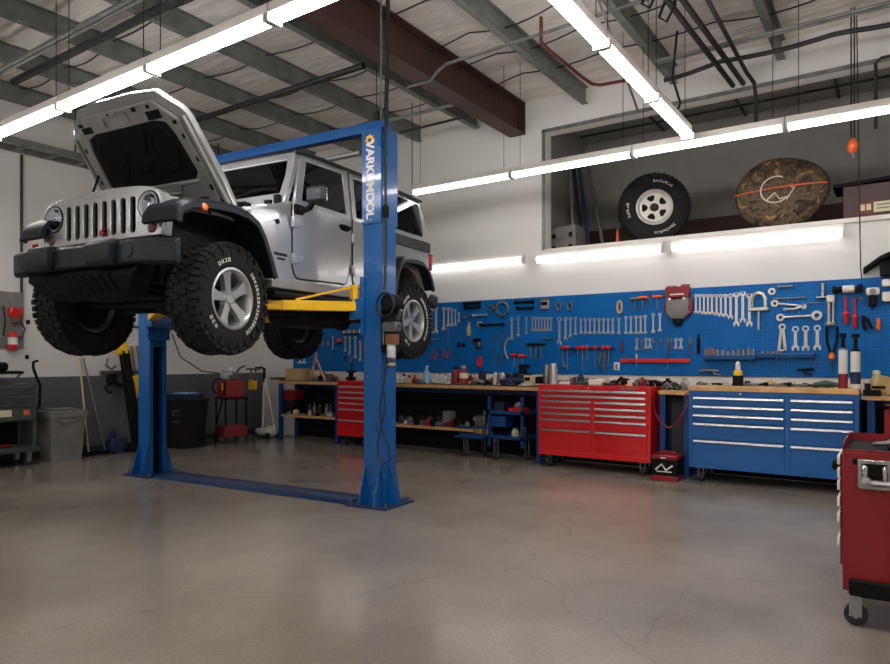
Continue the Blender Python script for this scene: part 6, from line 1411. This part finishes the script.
part('yellow_block',MB().box((-.32,-.05,.98),(.17,.10,.18),ch=.02),'yellow_paint',t)
for x in (-.17,.17):
    for y in (-.12,.12): part('wheel',MB().cyl((x,y-.02,.06),(x,y+.02,.06),.06,n=16),'rubber_dark',t)
solo('reaching_bar',MB().tube([(-9.5,7.5,1.16),(-9.72,7.8,1.30),(-9.95,8.1,1.34)],.018),'cable','black arm reaching from the welder to the jack handle','arm')
solo('drain_cord',MB().tube([(-10.45,6.95,1.9),(-10.35,7.05,1.5),(-10.1,7.3,1.25),(-9.9,7.5,1.22)],.010),'cable','thin cord hanging from the wall down to the welder','cord')

# small clutter rows
def scrap(q,w,h):
    m=MB(); k=q%5
    if k==0: m.cyl((-w/2,0,h*.4),(w/2,0,h*.4),h*.4); m.cyl((w*.1,0,h*.4),(w*.1,0,h),h*.2)
    elif k==1: m.bx((-w/2,-.04,0),(w/2,.04,h),ch=.008); m.cyl((0,0,h),(0,0,h*1.3),h*.25)
    elif k==2: m.lathe([(0,0),(w*.35,0),(w*.4,h*.2),(w*.25,h*.8),(w*.28,h),(0,h)],n=12)
    elif k==3: m.tube([(-w/2,0,.01),(-w*.2,.03,h*.8),(w*.2,-.02,h*.6),(w/2,0,.012)],h*.16,n=6)
    else: m.bx((-w/2,-.05,0),(w/2,.05,h*.5),ch=.006); m.bx((-w*.3,-.03,h*.5),(w*.1,.03,h),ch=.006)
    return m
kinds=['short cylinder','capped block','round flanged part','bent rod','stepped block']
mts=[('dull_steel','steel'),('matte_black','black'),('tool_chrome','chrome'),('rubber_dark','dark rubbery'),('dark_red','dark red'),('bin_grey','grey'),('copper','copper toned'),('navy','dark blue'),('cream','cream')]
def clutter(n,px0,px1,Y,z,place_,seed,hs=(.04,.12)):
    q=random.Random(seed)
    for i in range(n):
        px=px0+(px1-px0)*(i+.5)/n; a=q.randrange(5); mt_,nm=mts[q.randrange(len(mts))]
        put('workshop_part',scrap(a,.08+.06*q.random(),q.uniform(*hs)),mt_,px,Y+q.uniform(-.03,.03),'%s %s, %s %s'%(nm,kinds[a].split(' ',1)[1],nth(i,n),place_),'part',z=z,rz=q.uniform(-.6,.6),group='parts '+place_)
clutter(7,320,337,8.80,TZ,'at the back of the left bench',1)
clutter(22,400,534,8.84,TZ,'along the back edge of the middle bench',2,(.05,.16))
clutter(10,402,530,8.47,TZ,'along the front edge of the middle bench',3,(.03,.07))
clutter(15,543,645,8.76,CT,'at the back of the red chest top',4,(.04,.11))
clutter(7,657,687,8.80,BZ,'at the back of the short bench',5,(.05,.12))
clutter(12,695,835,8.80,BT,'at the back of the blue chest top',6,(.03,.06))
clutter(12,403,470,8.52,S2,'on the middle bench shelf front',7,(.05,.13))
clutter(7,286,334,8.52,S1,'on the left bench shelf front',8,(.04,.1))
# ---------------------------------------------------------------- camera and view
cam=bpy.data.cameras.new('camera'); co=bpy.data.objects.new('camera',cam); COL.objects.link(co)
cam.sensor_width=36; cam.sensor_fit='HORIZONTAL'; cam.lens=FPX/890*36; cam.shift_y=(HY-332)/890; cam.clip_end=100; cam.clip_start=.05
co.location=(0,0,CH); co.rotation_euler=(R(90),0,TH); SC.camera=co
w=bpy.data.worlds.new('world'); SC.world=w; w.use_nodes=True; w.node_tree.nodes['Background'].inputs[0].default_value=(.02,.02,.022,1)
vs=SC.view_settings; SC.display_settings.display_device='sRGB'; vs.view_transform='Standard'; vs.look='None'; vs.gamma=1; vs.use_curve_mapping=False; vs.exposure=.33
